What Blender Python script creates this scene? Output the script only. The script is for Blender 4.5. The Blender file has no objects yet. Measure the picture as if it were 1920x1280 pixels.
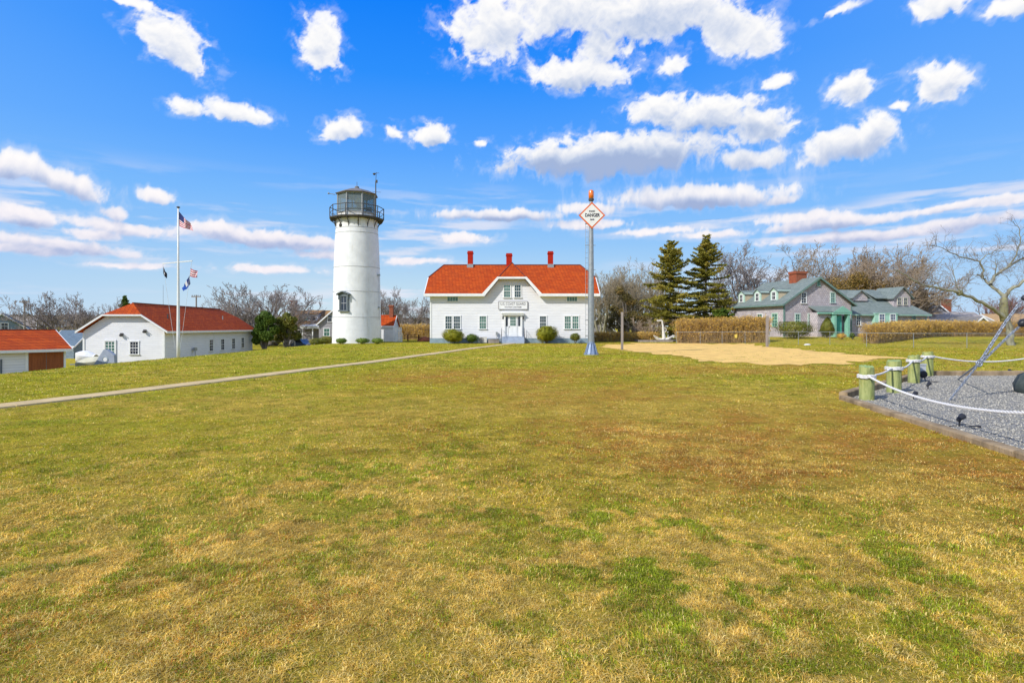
import bpy, math, random
import numpy as np
from mathutils import Vector, Matrix
sc = bpy.context.scene
PI = math.pi
R = math.radians
# ---------------------------------------------------------------- camera
H_EYE = 1.65; F = 1067.0; CX = 960.0; HZ = 612.0
cam_d = bpy.data.cameras.new('camera'); cam = bpy.data.objects.new('camera', cam_d)
sc.collection.objects.link(cam); sc.camera = cam
cam.location = (0, 0, H_EYE); cam.rotation_euler = (R(90), 0, 0)
cam_d.sensor_width = 36; cam_d.lens = F*36/1920; cam_d.shift_y = -(640-HZ)/1920
cam_d.clip_start = .1; cam_d.clip_end = 6000
sc.view_settings.view_transform = 'Standard'; sc.view_settings.look = 'None'
sc.view_settings.gamma = 1; sc.view_settings.exposure = 0.05
sc.cycles.use_denoising = True
sc.cycles.max_bounces = 6; sc.cycles.diffuse_bounces = 3; sc.cycles.glossy_bounces = 2
sc.cycles.transmission_bounces = 4; sc.cycles.transparent_max_bounces = 8
try:
    sc.cycles.denoising_prefilter = 'ACCURATE'; sc.cycles.denoising_input_passes = 'RGB_ALBEDO_NORMAL'
except Exception: pass
# ---------------------------------------------------------------- sun
SUN_AZ = R(50); SUN_EL = R(38)       # azimuth measured from -Y towards -X
sdir = Vector((-math.sin(SUN_AZ)*math.cos(SUN_EL), -math.cos(SUN_AZ)*math.cos(SUN_EL), math.sin(SUN_EL)))
ld = bpy.data.lights.new('sun', 'SUN'); ld.energy = 4.3; ld.angle = R(.55); ld.color = (1, .97, .92)
lo = bpy.data.objects.new('sun', ld); sc.collection.objects.link(lo)
lo.rotation_euler = (-sdir).to_track_quat('-Z', 'Y').to_euler(); lo.location = sdir*50
# ---------------------------------------------------------------- node helpers
class NT:
    def __init__(s, nt): s.nt = nt; s.n = nt.nodes; s.l = nt.links
    def inp(s, node, i, v):
        sock = node.inputs[i]
        if isinstance(v, bpy.types.NodeSocket): s.l.new(v, sock)
        elif v is not None:
            if hasattr(sock, 'default_value'):
                try: sock.default_value = v
                except Exception:
                    sock.default_value = tuple(v)+(1,)
    def math(s, op, a, b=None, c=None, clamp=False):
        m = s.n.new('ShaderNodeMath'); m.operation = op; m.use_clamp = clamp
        s.inp(m, 0, a)
        if b is not None: s.inp(m, 1, b)
        if c is not None: s.inp(m, 2, c)
        return m.outputs[0]
    def vmath(s, op, a, b=None, sc_=None):
        m = s.n.new('ShaderNodeVectorMath'); m.operation = op; s.inp(m, 0, a)
        if b is not None: s.inp(m, 1, b)
        if sc_ is not None: s.inp(m, 3, sc_)
        return m.outputs['Value'] if op in ('LENGTH', 'DOT_PRODUCT') else m.outputs[0]
    def sep(s, v):
        m = s.n.new('ShaderNodeSeparateXYZ'); s.inp(m, 0, v); return m.outputs
    def comb(s, x, y, z):
        m = s.n.new('ShaderNodeCombineXYZ'); s.inp(m, 0, x); s.inp(m, 1, y); s.inp(m, 2, z); return m.outputs[0]
    def noise(s, vec, scale, detail=4, rough=.55, dist=0, col=False):
        m = s.n.new('ShaderNodeTexNoise'); s.inp(m, 'Vector', vec) if vec is not None else None
        m.inputs['Scale'].default_value = scale; m.inputs['Detail'].default_value = detail
        m.inputs['Roughness'].default_value = rough; m.inputs['Distortion'].default_value = dist
        return m.outputs[1 if col else 0]
    def ramp(s, fac, pts, interp='LINEAR'):
        m = s.n.new('ShaderNodeValToRGB'); s.inp(m, 0, fac); cr = m.color_ramp; cr.interpolation = interp
        while len(cr.elements) > 1: cr.elements.remove(cr.elements[0])
        cr.elements[0].position = pts[0][0]; cr.elements[0].color = tuple(pts[0][1])+(1,)
        for p, c in pts[1:]:
            e = cr.elements.new(p); e.color = tuple(c)+(1,)
        return m.outputs[0]
    def mix(s, f, a, b, mode='MIX'):
        m = s.n.new('ShaderNodeMix'); m.data_type = 'RGBA'; m.blend_type = mode
        s.inp(m, 0, f); s.inp(m, 6, a); s.inp(m, 7, b); return m.outputs[2]
    def mrange(s, v, a, b, c=0, d=1, smooth=True):
        m = s.n.new('ShaderNodeMapRange'); m.interpolation_type = 'SMOOTHSTEP' if smooth else 'LINEAR'
        for i, x in enumerate((v, a, b, c, d)): s.inp(m, i, x)
        return m.outputs[0]
    def mapping(s, v, loc=(0,0,0), rot=(0,0,0), scale=(1,1,1), typ='POINT'):
        m = s.n.new('ShaderNodeMapping'); m.vector_type = typ; s.inp(m, 0, v)
        m.inputs['Location'].default_value = loc if typ != 'NORMAL' else (0,0,0)
        m.inputs['Rotation'].default_value = rot; m.inputs['Scale'].default_value = scale
        return m.outputs[0]
# ---------------------------------------------------------------- world: Nishita sky, gradient and clouds placed by direction
wo = bpy.data.worlds.new('World'); sc.world = wo; wo.use_nodes = True
W = NT(wo.node_tree); W.n.clear()
out = W.n.new('ShaderNodeOutputWorld'); bg = W.n.new('ShaderNodeBackground'); W.l.new(bg.outputs[0], out.inputs[0])
sky = W.n.new('ShaderNodeTexSky'); sky.sky_type = 'NISHITA'; sky.sun_disc = False
sky.sun_elevation = SUN_EL; sky.sun_rotation = R(180)+SUN_AZ
sky.air_density = 1.0; sky.dust_density = .5; sky.ozone_density = 2.5
tc = W.n.new('ShaderNodeTexCoord').outputs['Generated']
x, y, z = W.sep(tc)
az = W.math('ARCTAN2', x, y); el = W.math('ARCSINE', z)
grad = W.ramp(W.math('MAXIMUM', el, 0.0), [(0, (.66,.79,.86)), (.07, (.50,.70,.87)), (.14, (.30,.57,.93)), (.21, (.185,.48,.97)), (.29, (.095,.375,.99)), (.41, (.022,.275,.98)), (.52, (.002,.215,.96)), (.8, (.005,.15,.75)), (1, (.01,.12,.6))])
# paler towards the sides
side = W.mrange(W.math('ABSOLUTE', W.math('ADD', az, .12)), .15, .85)
grad = W.mix(W.math('MULTIPLY', side, .35), grad, (.20,.48,.97,1))
nish = W.vmath('SCALE', sky.outputs[0], sc_=.1)
base = W.mix(.05, grad, nish)
# unseen clouds behind, beside and above the view, cover raised to whiten the fill
gen = W.noise(W.vmath('MULTIPLY', W.vmath('DIVIDE', tc, W.comb(W.math('ADD', W.math('ABSOLUTE', z), .25), W.math('ADD', W.math('ABSOLUTE', z), .25), 1.0)), (1,1,1.5)), 2.2, 9, .6)
away = W.mrange(W.math('ABSOLUTE', az), .95, 1.15)
high = W.mrange(el, .66, .78)
gmask = W.math('MAXIMUM', away, high)
dens_g = W.math('MULTIPLY', W.mrange(gen, .44, .60, 0, 1), W.math('MULTIPLY', gmask, W.mrange(el, .02, .15)))
gen2 = W.mrange(gen, .5, .8)
colr = W.mix(W.math('MULTIPLY', dens_g, .95), base, W.mix(gen2, (1.0,.99,.97,1), (.72,.76,.84,1)))
# below the horizon: plain ground-like bounce
colr = W.mix(W.mrange(el, -.02, 0.0), (.25,.25,.22,1), colr)
W.l.new(W.vmath('SCALE', colr, sc_=10.0), bg.inputs[0]); bg.inputs[1].default_value = .1
try:
    wo.cycles.sampling_method = 'MANUAL'; wo.cycles.sample_map_resolution = 512
except Exception: pass
# ---------------------------------------------------------------- mesh builder
class MB:
    def __init__(s): s.v = []; s.f = []; s.m = []; s.cur = 0
    def mi(s, i): s.cur = i; return s
    def add(s, vs, fs):
        o = len(s.v); s.v.extend([tuple(q) for q in vs])
        for f in fs: s.f.append(tuple(i+o for i in f)); s.m.append(s.cur)
        return s
    def box(s, a, b):
        x0, y0, z0 = a; x1, y1, z1 = b
        if x0 > x1: x0, x1 = x1, x0
        if y0 > y1: y0, y1 = y1, y0
        if z0 > z1: z0, z1 = z1, z0
        return s.add([(x0,y0,z0),(x1,y0,z0),(x1,y1,z0),(x0,y1,z0),(x0,y0,z1),(x1,y0,z1),(x1,y1,z1),(x0,y1,z1)],
              [(0,3,2,1),(4,5,6,7),(0,1,5,4),(1,2,6,5),(2,3,7,6),(3,0,4,7)])
    def bar(s, p, q, w, h=None, up=(0,0,1)):
        h = h or w; p = Vector(p); q = Vector(q); d = (q-p).normalized(); up = Vector(up)
        if abs(d.dot(up)) > .98: up = Vector((0,1,0))
        a = d.cross(up).normalized()*w/2; b = a.cross(d).normalized()*h/2
        vs = [p-a-b, p+a-b, p+a+b, p-a+b, q-a-b, q+a-b, q+a+b, q-a+b]
        return s.add(vs, [(0,3,2,1),(4,5,6,7),(0,1,5,4),(1,2,6,5),(2,3,7,6),(3,0,4,7)])
    def poly(s, pts): return s.add(pts, [tuple(range(len(pts)))])
    def slab(s, pts, vec):
        n = len(pts); vec = Vector(vec); t = [Vector(p)+vec for p in pts]
        fs = [tuple(range(n))[::-1], tuple(range(n, 2*n))]+[(i, (i+1) % n, (i+1) % n+n, i+n) for i in range(n)]
        return s.add([Vector(p) for p in pts]+t, fs)
    def tube(s, pts, rad, n=6, cap=True, closed=False):
        pts = [Vector(p) for p in pts]; k = len(pts)
        if not hasattr(rad, '__len__'): rad = [rad]*k
        vs = []; ref = None
        for i, p in enumerate(pts):
            if closed: d = pts[(i+1) % k]-pts[i-1]
            else: d = pts[min(i+1, k-1)]-pts[max(i-1, 0)]
            if d.length < 1e-9: d = Vector((0,0,1))
            d.normalize()
            if ref is None:
                ref = Vector((1,0,0)) if abs(d.x) < .8 else Vector((0,1,0))
            a = ref-d*ref.dot(d)
            if a.length < 1e-5: a = Vector((0,1,0))-d*d.y
            a.normalize(); ref = a; b = d.cross(a)
            for j in range(n):
                t = 2*PI*j/n; vs.append(p+(a*math.cos(t)+b*math.sin(t))*rad[i])
        fs = []
        for i in range(k if closed else k-1):
            i2 = (i+1) % k
            for j in range(n): fs.append((i*n+j, i*n+(j+1) % n, i2*n+(j+1) % n, i2*n+j))
        if cap and not closed: fs.append(tuple(range(n))[::-1]); fs.append(tuple((k-1)*n+j for j in range(n)))
        return s.add(vs, fs)
    def lathe(s, prof, n=24, c=(0,0,0), cap=True):
        vs = []
        for r, z in prof:
            for j in range(n): t = 2*PI*j/n; vs.append((c[0]+r*math.cos(t), c[1]+r*math.sin(t), c[2]+z))
        fs = []
        for i in range(len(prof)-1):
            for j in range(n): fs.append((i*n+j, i*n+(j+1) % n, (i+1)*n+(j+1) % n, (i+1)*n+j))
        if cap: fs.append(tuple(range(n))[::-1]); fs.append(tuple((len(prof)-1)*n+j for j in range(n)))
        return s.add(vs, fs)
    def torus(s, c, R_, r, axis='z', n=16, m=6):
        pts = []
        for i in range(n):
            t = 2*PI*i/n; a, b = R_*math.cos(t), R_*math.sin(t)
            pts.append(Vector(c)+{'z': Vector((a,b,0)), 'y': Vector((a,0,b)), 'x': Vector((0,a,b))}[axis])
        return s.tube(pts, r, m, closed=True)
    def xf(s, M_): s.v = [tuple(M_ @ Vector(p)) for p in s.v]; return s
    def build(s, name, mats, parent=None, smooth=False, off=None):
        me = bpy.data.meshes.new(name)
        vs = s.v if off is None else [(p[0]-off[0], p[1]-off[1], p[2]-off[2]) for p in s.v]
        me.from_pydata(vs, [], s.f)
        if not isinstance(mats, (list, tuple)): mats = [mats]
        for m in mats: me.materials.append(m)
        if len(mats) > 1: me.polygons.foreach_set('material_index', s.m)
        if smooth: me.polygons.foreach_set('use_smooth', [True]*len(s.f))
        me.update()
        o = bpy.data.objects.new(name, me); sc.collection.objects.link(o)
        if parent: o.parent = parent
        return o
def np_mesh(name, V, Fq, mats, parent=None, col=None, var=None, smooth=False):
    """V (n,3); Fq (m,k) faces of one size."""
    me = bpy.data.meshes.new(name); V = np.asarray(V, np.float32); Fq = np.asarray(Fq, np.int32); k = Fq.shape[1]
    me.vertices.add(len(V)); me.vertices.foreach_set('co', V.ravel())
    me.loops.add(Fq.size); me.loops.foreach_set('vertex_index', Fq.ravel())
    me.polygons.add(len(Fq)); me.polygons.foreach_set('loop_start', np.arange(0, Fq.size, k, dtype=np.int32))
    if smooth: me.polygons.foreach_set('use_smooth', np.ones(len(Fq), bool))
    me.update(calc_edges=True)
    if col is not None:
        a = me.attributes.new('Col', 'FLOAT_COLOR', 'POINT'); c4 = np.ones((len(V), 4), np.float32); c4[:, :3] = col; a.data.foreach_set('color', c4.ravel())
    if var is not None:
        a = me.attributes.new('var', 'FLOAT', 'POINT'); a.data.foreach_set('value', np.asarray(var, np.float32))
    for m in (mats if isinstance(mats, (list, tuple)) else [mats]): me.materials.append(m)
    o = bpy.data.objects.new(name, me); sc.collection.objects.link(o)
    if parent: o.parent = parent
    return o
def tag(o, label=None, cat=None, group=None, kind=None):
    if label: o['label'] = label
    if cat: o['category'] = cat
    if group: o['group'] = group
    if kind: o['kind'] = kind
    return o
def thing(name, label, cat, loc=(0,0,0), rz=0, group=None):
    o = bpy.data.objects.new(name, None); sc.collection.objects.link(o); o.location = loc; o.rotation_euler = (0, 0, rz)
    o.empty_display_size = .2
    return tag(o, label, cat, group)
def copy_tree(o, loc=None, rz=None, scale=None, label=None, parent=None):
    c = o.copy(); sc.collection.objects.link(c); c.parent = parent
    if loc is not None: c.location = loc
    if rz is not None: c.rotation_euler = (0, 0, rz)
    if scale is not None: c.scale = scale if hasattr(scale, '__len__') else (scale,)*3
    if label: c['label'] = label
    for ch in [q for q in sc.collection.objects if q.parent == o]: copy_tree(ch, parent=c)
    return c
# ---------------------------------------------------------------- materials
def mat(name, c1, c2=None, rough=.75, nscale=4, detail=5, bump=0, bscale=None, metal=0, spec=.3, stretch=(1,1,1), emis=None, trans=0, ior=1.45, coat=0):
    m = bpy.data.materials.new(name); m.use_nodes = True; N = NT(m.node_tree); b = N.n['Principled BSDF']
    b.inputs['Roughness'].default_value = rough; b.inputs['Metallic'].default_value = metal
    b.inputs['Specular IOR Level'].default_value = spec; b.inputs['Transmission Weight'].default_value = trans; b.inputs['Coat Weight'].default_value = coat
    tcn = N.n.new('ShaderNodeTexCoord').outputs['Object']; v = N.mapping(tcn, scale=stretch)
    if c2 is None: c2 = tuple(q*.82 for q in c1)
    nz = N.noise(v, nscale, detail, .6)
    N.l.new(N.mix(N.mrange(nz, .3, .7), tuple(c1)+(1,), tuple(c2)+(1,)), b.inputs['Base Color'])
    if bump:
        bn = N.n.new('ShaderNodeBump'); bn.inputs['Strength'].default_value = bump; bn.inputs['Distance'].default_value = .03
        N.l.new(N.noise(v, bscale or nscale*5, 5, .6), bn.inputs['Height']); N.l.new(bn.outputs[0], b.inputs['Normal'])
    if emis:
        b.inputs['Emission Color'].default_value = tuple(emis[0])+(1,); b.inputs['Emission Strength'].default_value = emis[1]
    m['_b'] = 1
    return m
def siding(name, col, pitch=.125, dark=.75, bump=.5):
    m = bpy.data.materials.new(name); m.use_nodes = True; N = NT(m.node_tree); b = N.n['Principled BSDF']
    tcn = N.n.new('ShaderNodeTexCoord').outputs['Object']; x, y, z = N.sep(tcn)
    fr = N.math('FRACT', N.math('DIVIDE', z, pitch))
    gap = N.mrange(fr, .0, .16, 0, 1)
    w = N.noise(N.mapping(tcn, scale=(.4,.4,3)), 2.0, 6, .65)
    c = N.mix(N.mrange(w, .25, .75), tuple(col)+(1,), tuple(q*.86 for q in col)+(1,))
    c = N.mix(gap, tuple(q*dark for q in col)+(1,), c)  # thin shadow line under each board, painted into the colour
    st = N.noise(N.mapping(tcn, scale=(3,3,.35)), 1.6, 5, .6)   # faint weather streaks
    c = N.mix(N.math('MULTIPLY', N.mrange(st, .55, .8), .22), c, (.45,.43,.38,1))
    N.l.new(c, b.inputs['Base Color']); b.inputs['Roughness'].default_value = .6
    bn = N.n.new('ShaderNodeBump'); bn.inputs['Strength'].default_value = bump; bn.inputs['Distance'].default_value = .02; bn.invert = True
    N.l.new(fr, bn.inputs['Height']); N.l.new(bn.outputs[0], b.inputs['Normal'])
    return m
def shingle(name, c1, c2, mortar, rows=.14, width=.3, rough=.85, slope=True, bump=.6, big=.25, bigc=None):
    m = bpy.data.materials.new(name); m.use_nodes = True; N = NT(m.node_tree); b = N.n['Principled BSDF']
    tcn = N.n.new('ShaderNodeTexCoord').outputs['Object']; x, y, z = N.sep(tcn)
    geo = N.n.new('ShaderNodeNewGeometry')
    u = N.math('ADD', x, N.math('MULTIPLY', y, .83))
    v = N.comb(u, z, 0.0)
    br = N.n.new('ShaderNodeTexBrick'); N.l.new(v, br.inputs['Vector'])
    br.inputs['Color1'].default_value = tuple(c1)+(1,); br.inputs['Color2'].default_value = tuple(c2)+(1,); br.inputs['Mortar'].default_value = tuple(mortar)+(1,)
    br.inputs['Scale'].default_value = 1; br.inputs['Mortar Size'].default_value = rows*.07; br.inputs['Brick Width'].default_value = width; br.inputs['Row Height'].default_value = rows
    br.inputs['Bias'].default_value = 0
    nz = N.noise(tcn, .9, 6, .65)
    c = N.mix(N.math('MULTIPLY', N.mrange(nz, .35, .75), big), br.outputs[0], tuple(bigc or [q*.5 for q in c1])+(1,))
    f2 = N.noise(tcn, 9, 4, .7)
    c = N.mix(N.math('MULTIPLY', N.mrange(f2, .5, .8), .35), c, tuple(min(1, q*1.35) for q in c1)+(1,))
    N.l.new(c, b.inputs['Base Color']); b.inputs['Roughness'].default_value = rough; b.inputs['Specular IOR Level'].default_value = .15
    bn = N.n.new('ShaderNodeBump'); bn.inputs['Strength'].default_value = bump; bn.inputs['Distance'].default_value = .02
    N.l.new(N.math('SUBTRACT', 1.0, N.math('ADD', br.outputs[1], N.math('MULTIPLY', f2, .4))), bn.inputs['Height']); N.l.new(bn.outputs[0], b.inputs['Normal'])
    return m
def leafmat(name, ca, cb, cc=None, rough=.6, trans=.25):
    """foliage: per-leaf 'var' attribute picks between real leaf colours"""
    m = bpy.data.materials.new(name); m.use_nodes = True; N = NT(m.node_tree); b = N.n['Principled BSDF']
    at = N.n.new('ShaderNodeAttribute'); at.attribute_name = 'var'
    pts = [(0, ca), (.5, cb), (1, cc or cb)]
    c = N.ramp(at.outputs['Fac'], pts)
    N.l.new(c, b.inputs['Base Color']); b.inputs['Roughness'].default_value = rough; b.inputs['Specular IOR Level'].default_value = .2
    tr = N.n.new('ShaderNodeBsdfTranslucent'); N.l.new(c, tr.inputs[0]); mx = N.n.new('ShaderNodeMixShader'); mx.inputs[0].default_value = trans
    N.l.new(b.outputs[0], mx.inputs[1]); N.l.new(tr.outputs[0], mx.inputs[2]); N.l.new(mx.outputs[0], N.n['Material Output'].inputs[0])
    return m
WHITE = mat('white_paint', (.80,.80,.79), (.70,.70,.68), .5, 2.0)
TRIM = mat('white_trim', (.82,.82,.80), (.74,.74,.71), .5, 3)
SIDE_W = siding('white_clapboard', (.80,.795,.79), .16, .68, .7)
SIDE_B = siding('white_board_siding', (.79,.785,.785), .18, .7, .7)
ROOF_R = shingle('red_roof_shingle', (.54,.088,.010), (.40,.052,.007), (.16,.02,.004), .17, .34, big=.55, bigc=(.27,.045,.012))
BRICKR = shingle('painted_red_brick', (.52,.03,.012), (.42,.02,.01), (.28,.02,.01), .08, .22, big=.2)
BRICK = shingle('brick', (.38,.10,.045), (.28,.07,.035), (.25,.18,.13), .08, .22, big=.2)
FOUND = mat('blue_grey_foundation', (.27,.36,.42), (.22,.29,.34), .8, 3, bump=.2)
STEPM = mat('grey_painted_steps', (.38,.44,.52), (.31,.36,.43), .7, 3)
GLASS = mat('window_glass', (.035,.075,.075), (.02,.04,.045), .08, 1.2, spec=.8)
GLASSG = mat('window_glass_with_green_blind', (.10,.22,.17), (.05,.12,.10), .15, 1.5, spec=.7)
GLASSD = mat('dark_window_glass', (.03,.035,.05), (.015,.02,.03), .08, 1.2, spec=.8)
METAL = mat('galvanised_steel', (.40,.42,.42), (.31,.33,.34), .45, 6, metal=.55)
DMETAL = mat('dark_iron', (.055,.06,.065), (.09,.075,.06), .6, 8, bump=.2)
BLACK = mat('black_plastic', (.02,.022,.028), (.03,.03,.035), .4, 10)
CONC = mat('concrete', (.50,.45,.37), (.40,.35,.28), .9, 5, bump=.3)
BARK = mat('grey_bark', (.21,.18,.155), (.13,.105,.085), .9, 8, bump=.6, bscale=25, stretch=(1,1,.3))
BARKL = mat('lichened_bark', (.34,.34,.25), (.20,.18,.13), .9, 3.5, bump=.7, bscale=18, stretch=(1,1,.4))
BARKY = mat('mossy_bark', (.27,.25,.10), (.19,.18,.12), .9, 4, bump=.6, bscale=18)
TWIG = mat('grey_twigs', (.34,.29,.26), (.23,.195,.18), .9, 1.2)
TWIGB = mat('brown_twigs', (.42,.32,.22), (.29,.215,.145), .9, 1.2)
TWIGL = mat('pale_twigs', (.42,.345,.23), (.29,.235,.15), .9, 1.2)
WOODG = mat('weathered_grey_wood', (.35,.30,.27), (.22,.19,.165), .85, 3, bump=.5, bscale=30, stretch=(1,1,.15))
TEAL = mat('sea_green_trim', (.30,.47,.39), (.24,.39,.32), .6, 3)
TEALD = mat('teal_door', (.07,.38,.31), (.06,.30,.26), .5, 3)
CEDAR = shingle('weathered_cedar_shingle', (.60,.54,.545), (.43,.385,.395), (.26,.225,.225), .2, .24, big=.4, bigc=(.42,.34,.34))
ROOF_G = shingle('green_grey_roof', (.24,.275,.255), (.17,.205,.19), (.11,.14,.13), .10, .3, big=.3, bigc=(.11,.15,.13))
ROOF_S = shingle('slate_grey_roof', (.25,.24,.24), (.19,.185,.19), (.12,.12,.12), .10, .3, big=.3)
ROOF_BR = shingle('brown_roof', (.38,.22,.09), (.29,.165,.07), (.18,.10,.05), .10, .3, big=.3)
ROOF_BL = shingle('blue_grey_roof', (.16,.22,.28), (.12,.17,.22), (.08,.11,.14), .10, .3, big=.2)
# ---------------------------------------------------------------- terrain
def S(t): t = np.clip(t, 0, 1); return t*t*(3-2*t)
def hash2(ix, iy, seed):
    n = (ix.astype(np.int64)*374761393 + iy.astype(np.int64)*668265263 + seed*144269504) & 0x7fffffff
    n = ((n ^ (n >> 13))*1274126177) & 0x7fffffff
    n = ((n ^ (n >> 16))*974126177) & 0x7fffffff
    return (n & 0xffff)/65535.0
def vnoise(x, y, seed=0):
    x = np.asarray(x, float); y = np.asarray(y, float)
    ix = np.floor(x); iy = np.floor(y); fx = x-ix; fy = y-iy; fx = fx*fx*(3-2*fx); fy = fy*fy*(3-2*fy)
    a = hash2(ix, iy, seed); b = hash2(ix+1, iy, seed); c = hash2(ix, iy+1, seed); d = hash2(ix+1, iy+1, seed)
    return (a*(1-fx)+b*fx)*(1-fy)+(c*(1-fx)+d*fx)*fy
def fbm(x, y, seed=0, o=4):
    t = 0; a = .5; s = 0
    for i in range(o): t = t+a*vnoise(x, y, seed+i*17); s += a; a *= .55; x = x*2.03+11.3; y = y*2.03+5.7
    return t/s
def zt(x, y):
    x = np.asarray(x, float); y = np.asarray(y, float)
    D = 2.15-.9*S((y-52)/25)-.3*S((y-90)/40)
    z = -D*S((-17.2-x)/11)
    z = z+.55*S((y-44)/16)*S((x-17)/14)
    z = z+(fbm(x*.12, y*.12, 5, 3)-.5)*.07*S((np.hypot(x, y)-1)/8)
    return z
def zg(x, y): return float(zt(x, y))
def px(p, Y): return (p-CX)/F*Y                    # lateral position of something at distance Y
def pz(p, Y): return H_EYE-(p-HZ)/F*Y              # height of something at distance Y
# ---------------------------------------------------------------- sky: cumulus shell three kilometres out, placed by direction; the world's sky shows through
BL = [ # cx, cy, rx, ry, rot(deg, + = right end lower), weight
 (320,85,78,44,25,1),(600,88,50,52,35,1),(350,205,42,17,0,.9),(440,212,75,18,3,1),(648,245,48,25,-8,1),(812,252,38,24,-8,1),(738,250,26,14,0,.55),
 (250,6,90,14,8,.8),(930,60,100,62,-8,1),(1065,15,150,52,0,1.15),(1230,28,170,58,-3,1.15),(1360,52,95,48,20,1.1),(1425,72,35,34,0,.9),
 (1085,140,108,34,3,1.05),(1135,92,70,28,0,.8),(1262,123,27,17,0,.7),(1240,205,70,34,0,1),(1330,218,120,40,5,1),(1435,238,70,30,8,1),
 (1585,275,98,40,-10,1),(1640,245,48,28,-20,.9),(1602,168,46,33,0,1),(1758,160,62,36,12,1),(1456,158,30,18,0,.9),(1694,193,16,10,0,.9),
 (1757,12,62,26,0,1),(1892,8,45,22,0,1),(1580,14,45,9,-8,.6),(1150,296,222,44,-1,1.2),(1040,300,110,30,0,1.1),(1395,297,40,20,0,.9),
 (1310,370,185,27,2,1.1),(1460,378,40,12,0,.8),(935,405,140,14,0,.9),(1105,420,85,12,0,.8),(110,335,115,28,17,1.05),(15,312,50,30,0,1),
 (48,408,66,27,8,1),(224,400,30,17,0,.95),(298,368,44,17,8,.9),(225,426,115,17,4,.85),(480,448,155,22,4,.8),(120,462,165,17,3,.8),(873,448,52,13,0,.75),
 (1560,420,160,16,-2,.95),(1790,388,130,9,-4,.9),(1800,420,140,15,-3,.9),(1600,445,230,12,0,.8),(900,268,18,9,0,.5),
 (780,490,80,10,0,.45),(1235,432,90,9,0,.4),(500,505,110,10,0,.4), (2080,120,70,40,0,1),(2060,300,110,35,0,1),(-150,180,80,35,0,1),(-190,380,120,25,0,1),(560,455,120,16,0,.9),(400,432,70,14,0,.9),(180,440,60,14,0,.9),(60,470,110,12,0,.85),(1650,440,150,13,0,.85),(1500,410,90,13,0,.9),(1880,380,60,14,0,.9),(1100,392,60,12,0,.7),(620,480,70,9,0,.6),(1330,440,70,9,0,.6),(1420,300,60,22,0,.8),(250,498,90,8,0,.5)]
SHB = [(1130,330,200,26,-2,.9),(1310,390,165,14,2,.6),(1000,318,90,18,0,.6),(1590,300,75,14,-8,.4),(1190,66,190,20,0,.35),(90,362,110,13,15,.6),(40,428,60,10,0,.6),(480,462,150,11,3,.45),
      (130,472,150,9,2,.45),(930,414,130,7,0,.8),(1560,430,150,9,-2,.45),(1850,425,110,14,-3,.5),(1780,396,130,5,-4,.35),(1330,250,120,14,4,.35),(1085,165,80,10,0,.3),(560,462,120,9,0,.4),(1650,448,150,8,0,.4)]
def perlin(x, y, seed=0):
    ix = np.floor(x); iy = np.floor(y); fx = x-ix; fy = y-iy; u = fx**3*(fx*(fx*6-15)+10); v = fy**3*(fy*(fy*6-15)+10)
    def g(dx, dy):
        t = hash2(ix+dx, iy+dy, seed)*2*PI; return np.cos(t)*(fx-dx)+np.sin(t)*(fy-dy)
    a = g(0, 0); b = g(1, 0); c = g(0, 1); d = g(1, 1)
    return (a*(1-u)+b*u)*(1-v)+(c*(1-u)+d*u)*v
def pf(x, y, seed, o, gain=.52, billow=False):
    t = 0; a = 1; s = 0
    for i in range(o):
        n = perlin(x, y, seed+i*31)*1.6; t = t+a*((1-np.abs(n)*2) if billow else n); s += a; a *= gain; x, y = x*2.02+3.1+.35*y, y*2.02+7.7-.35*x
    return t/s
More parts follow.
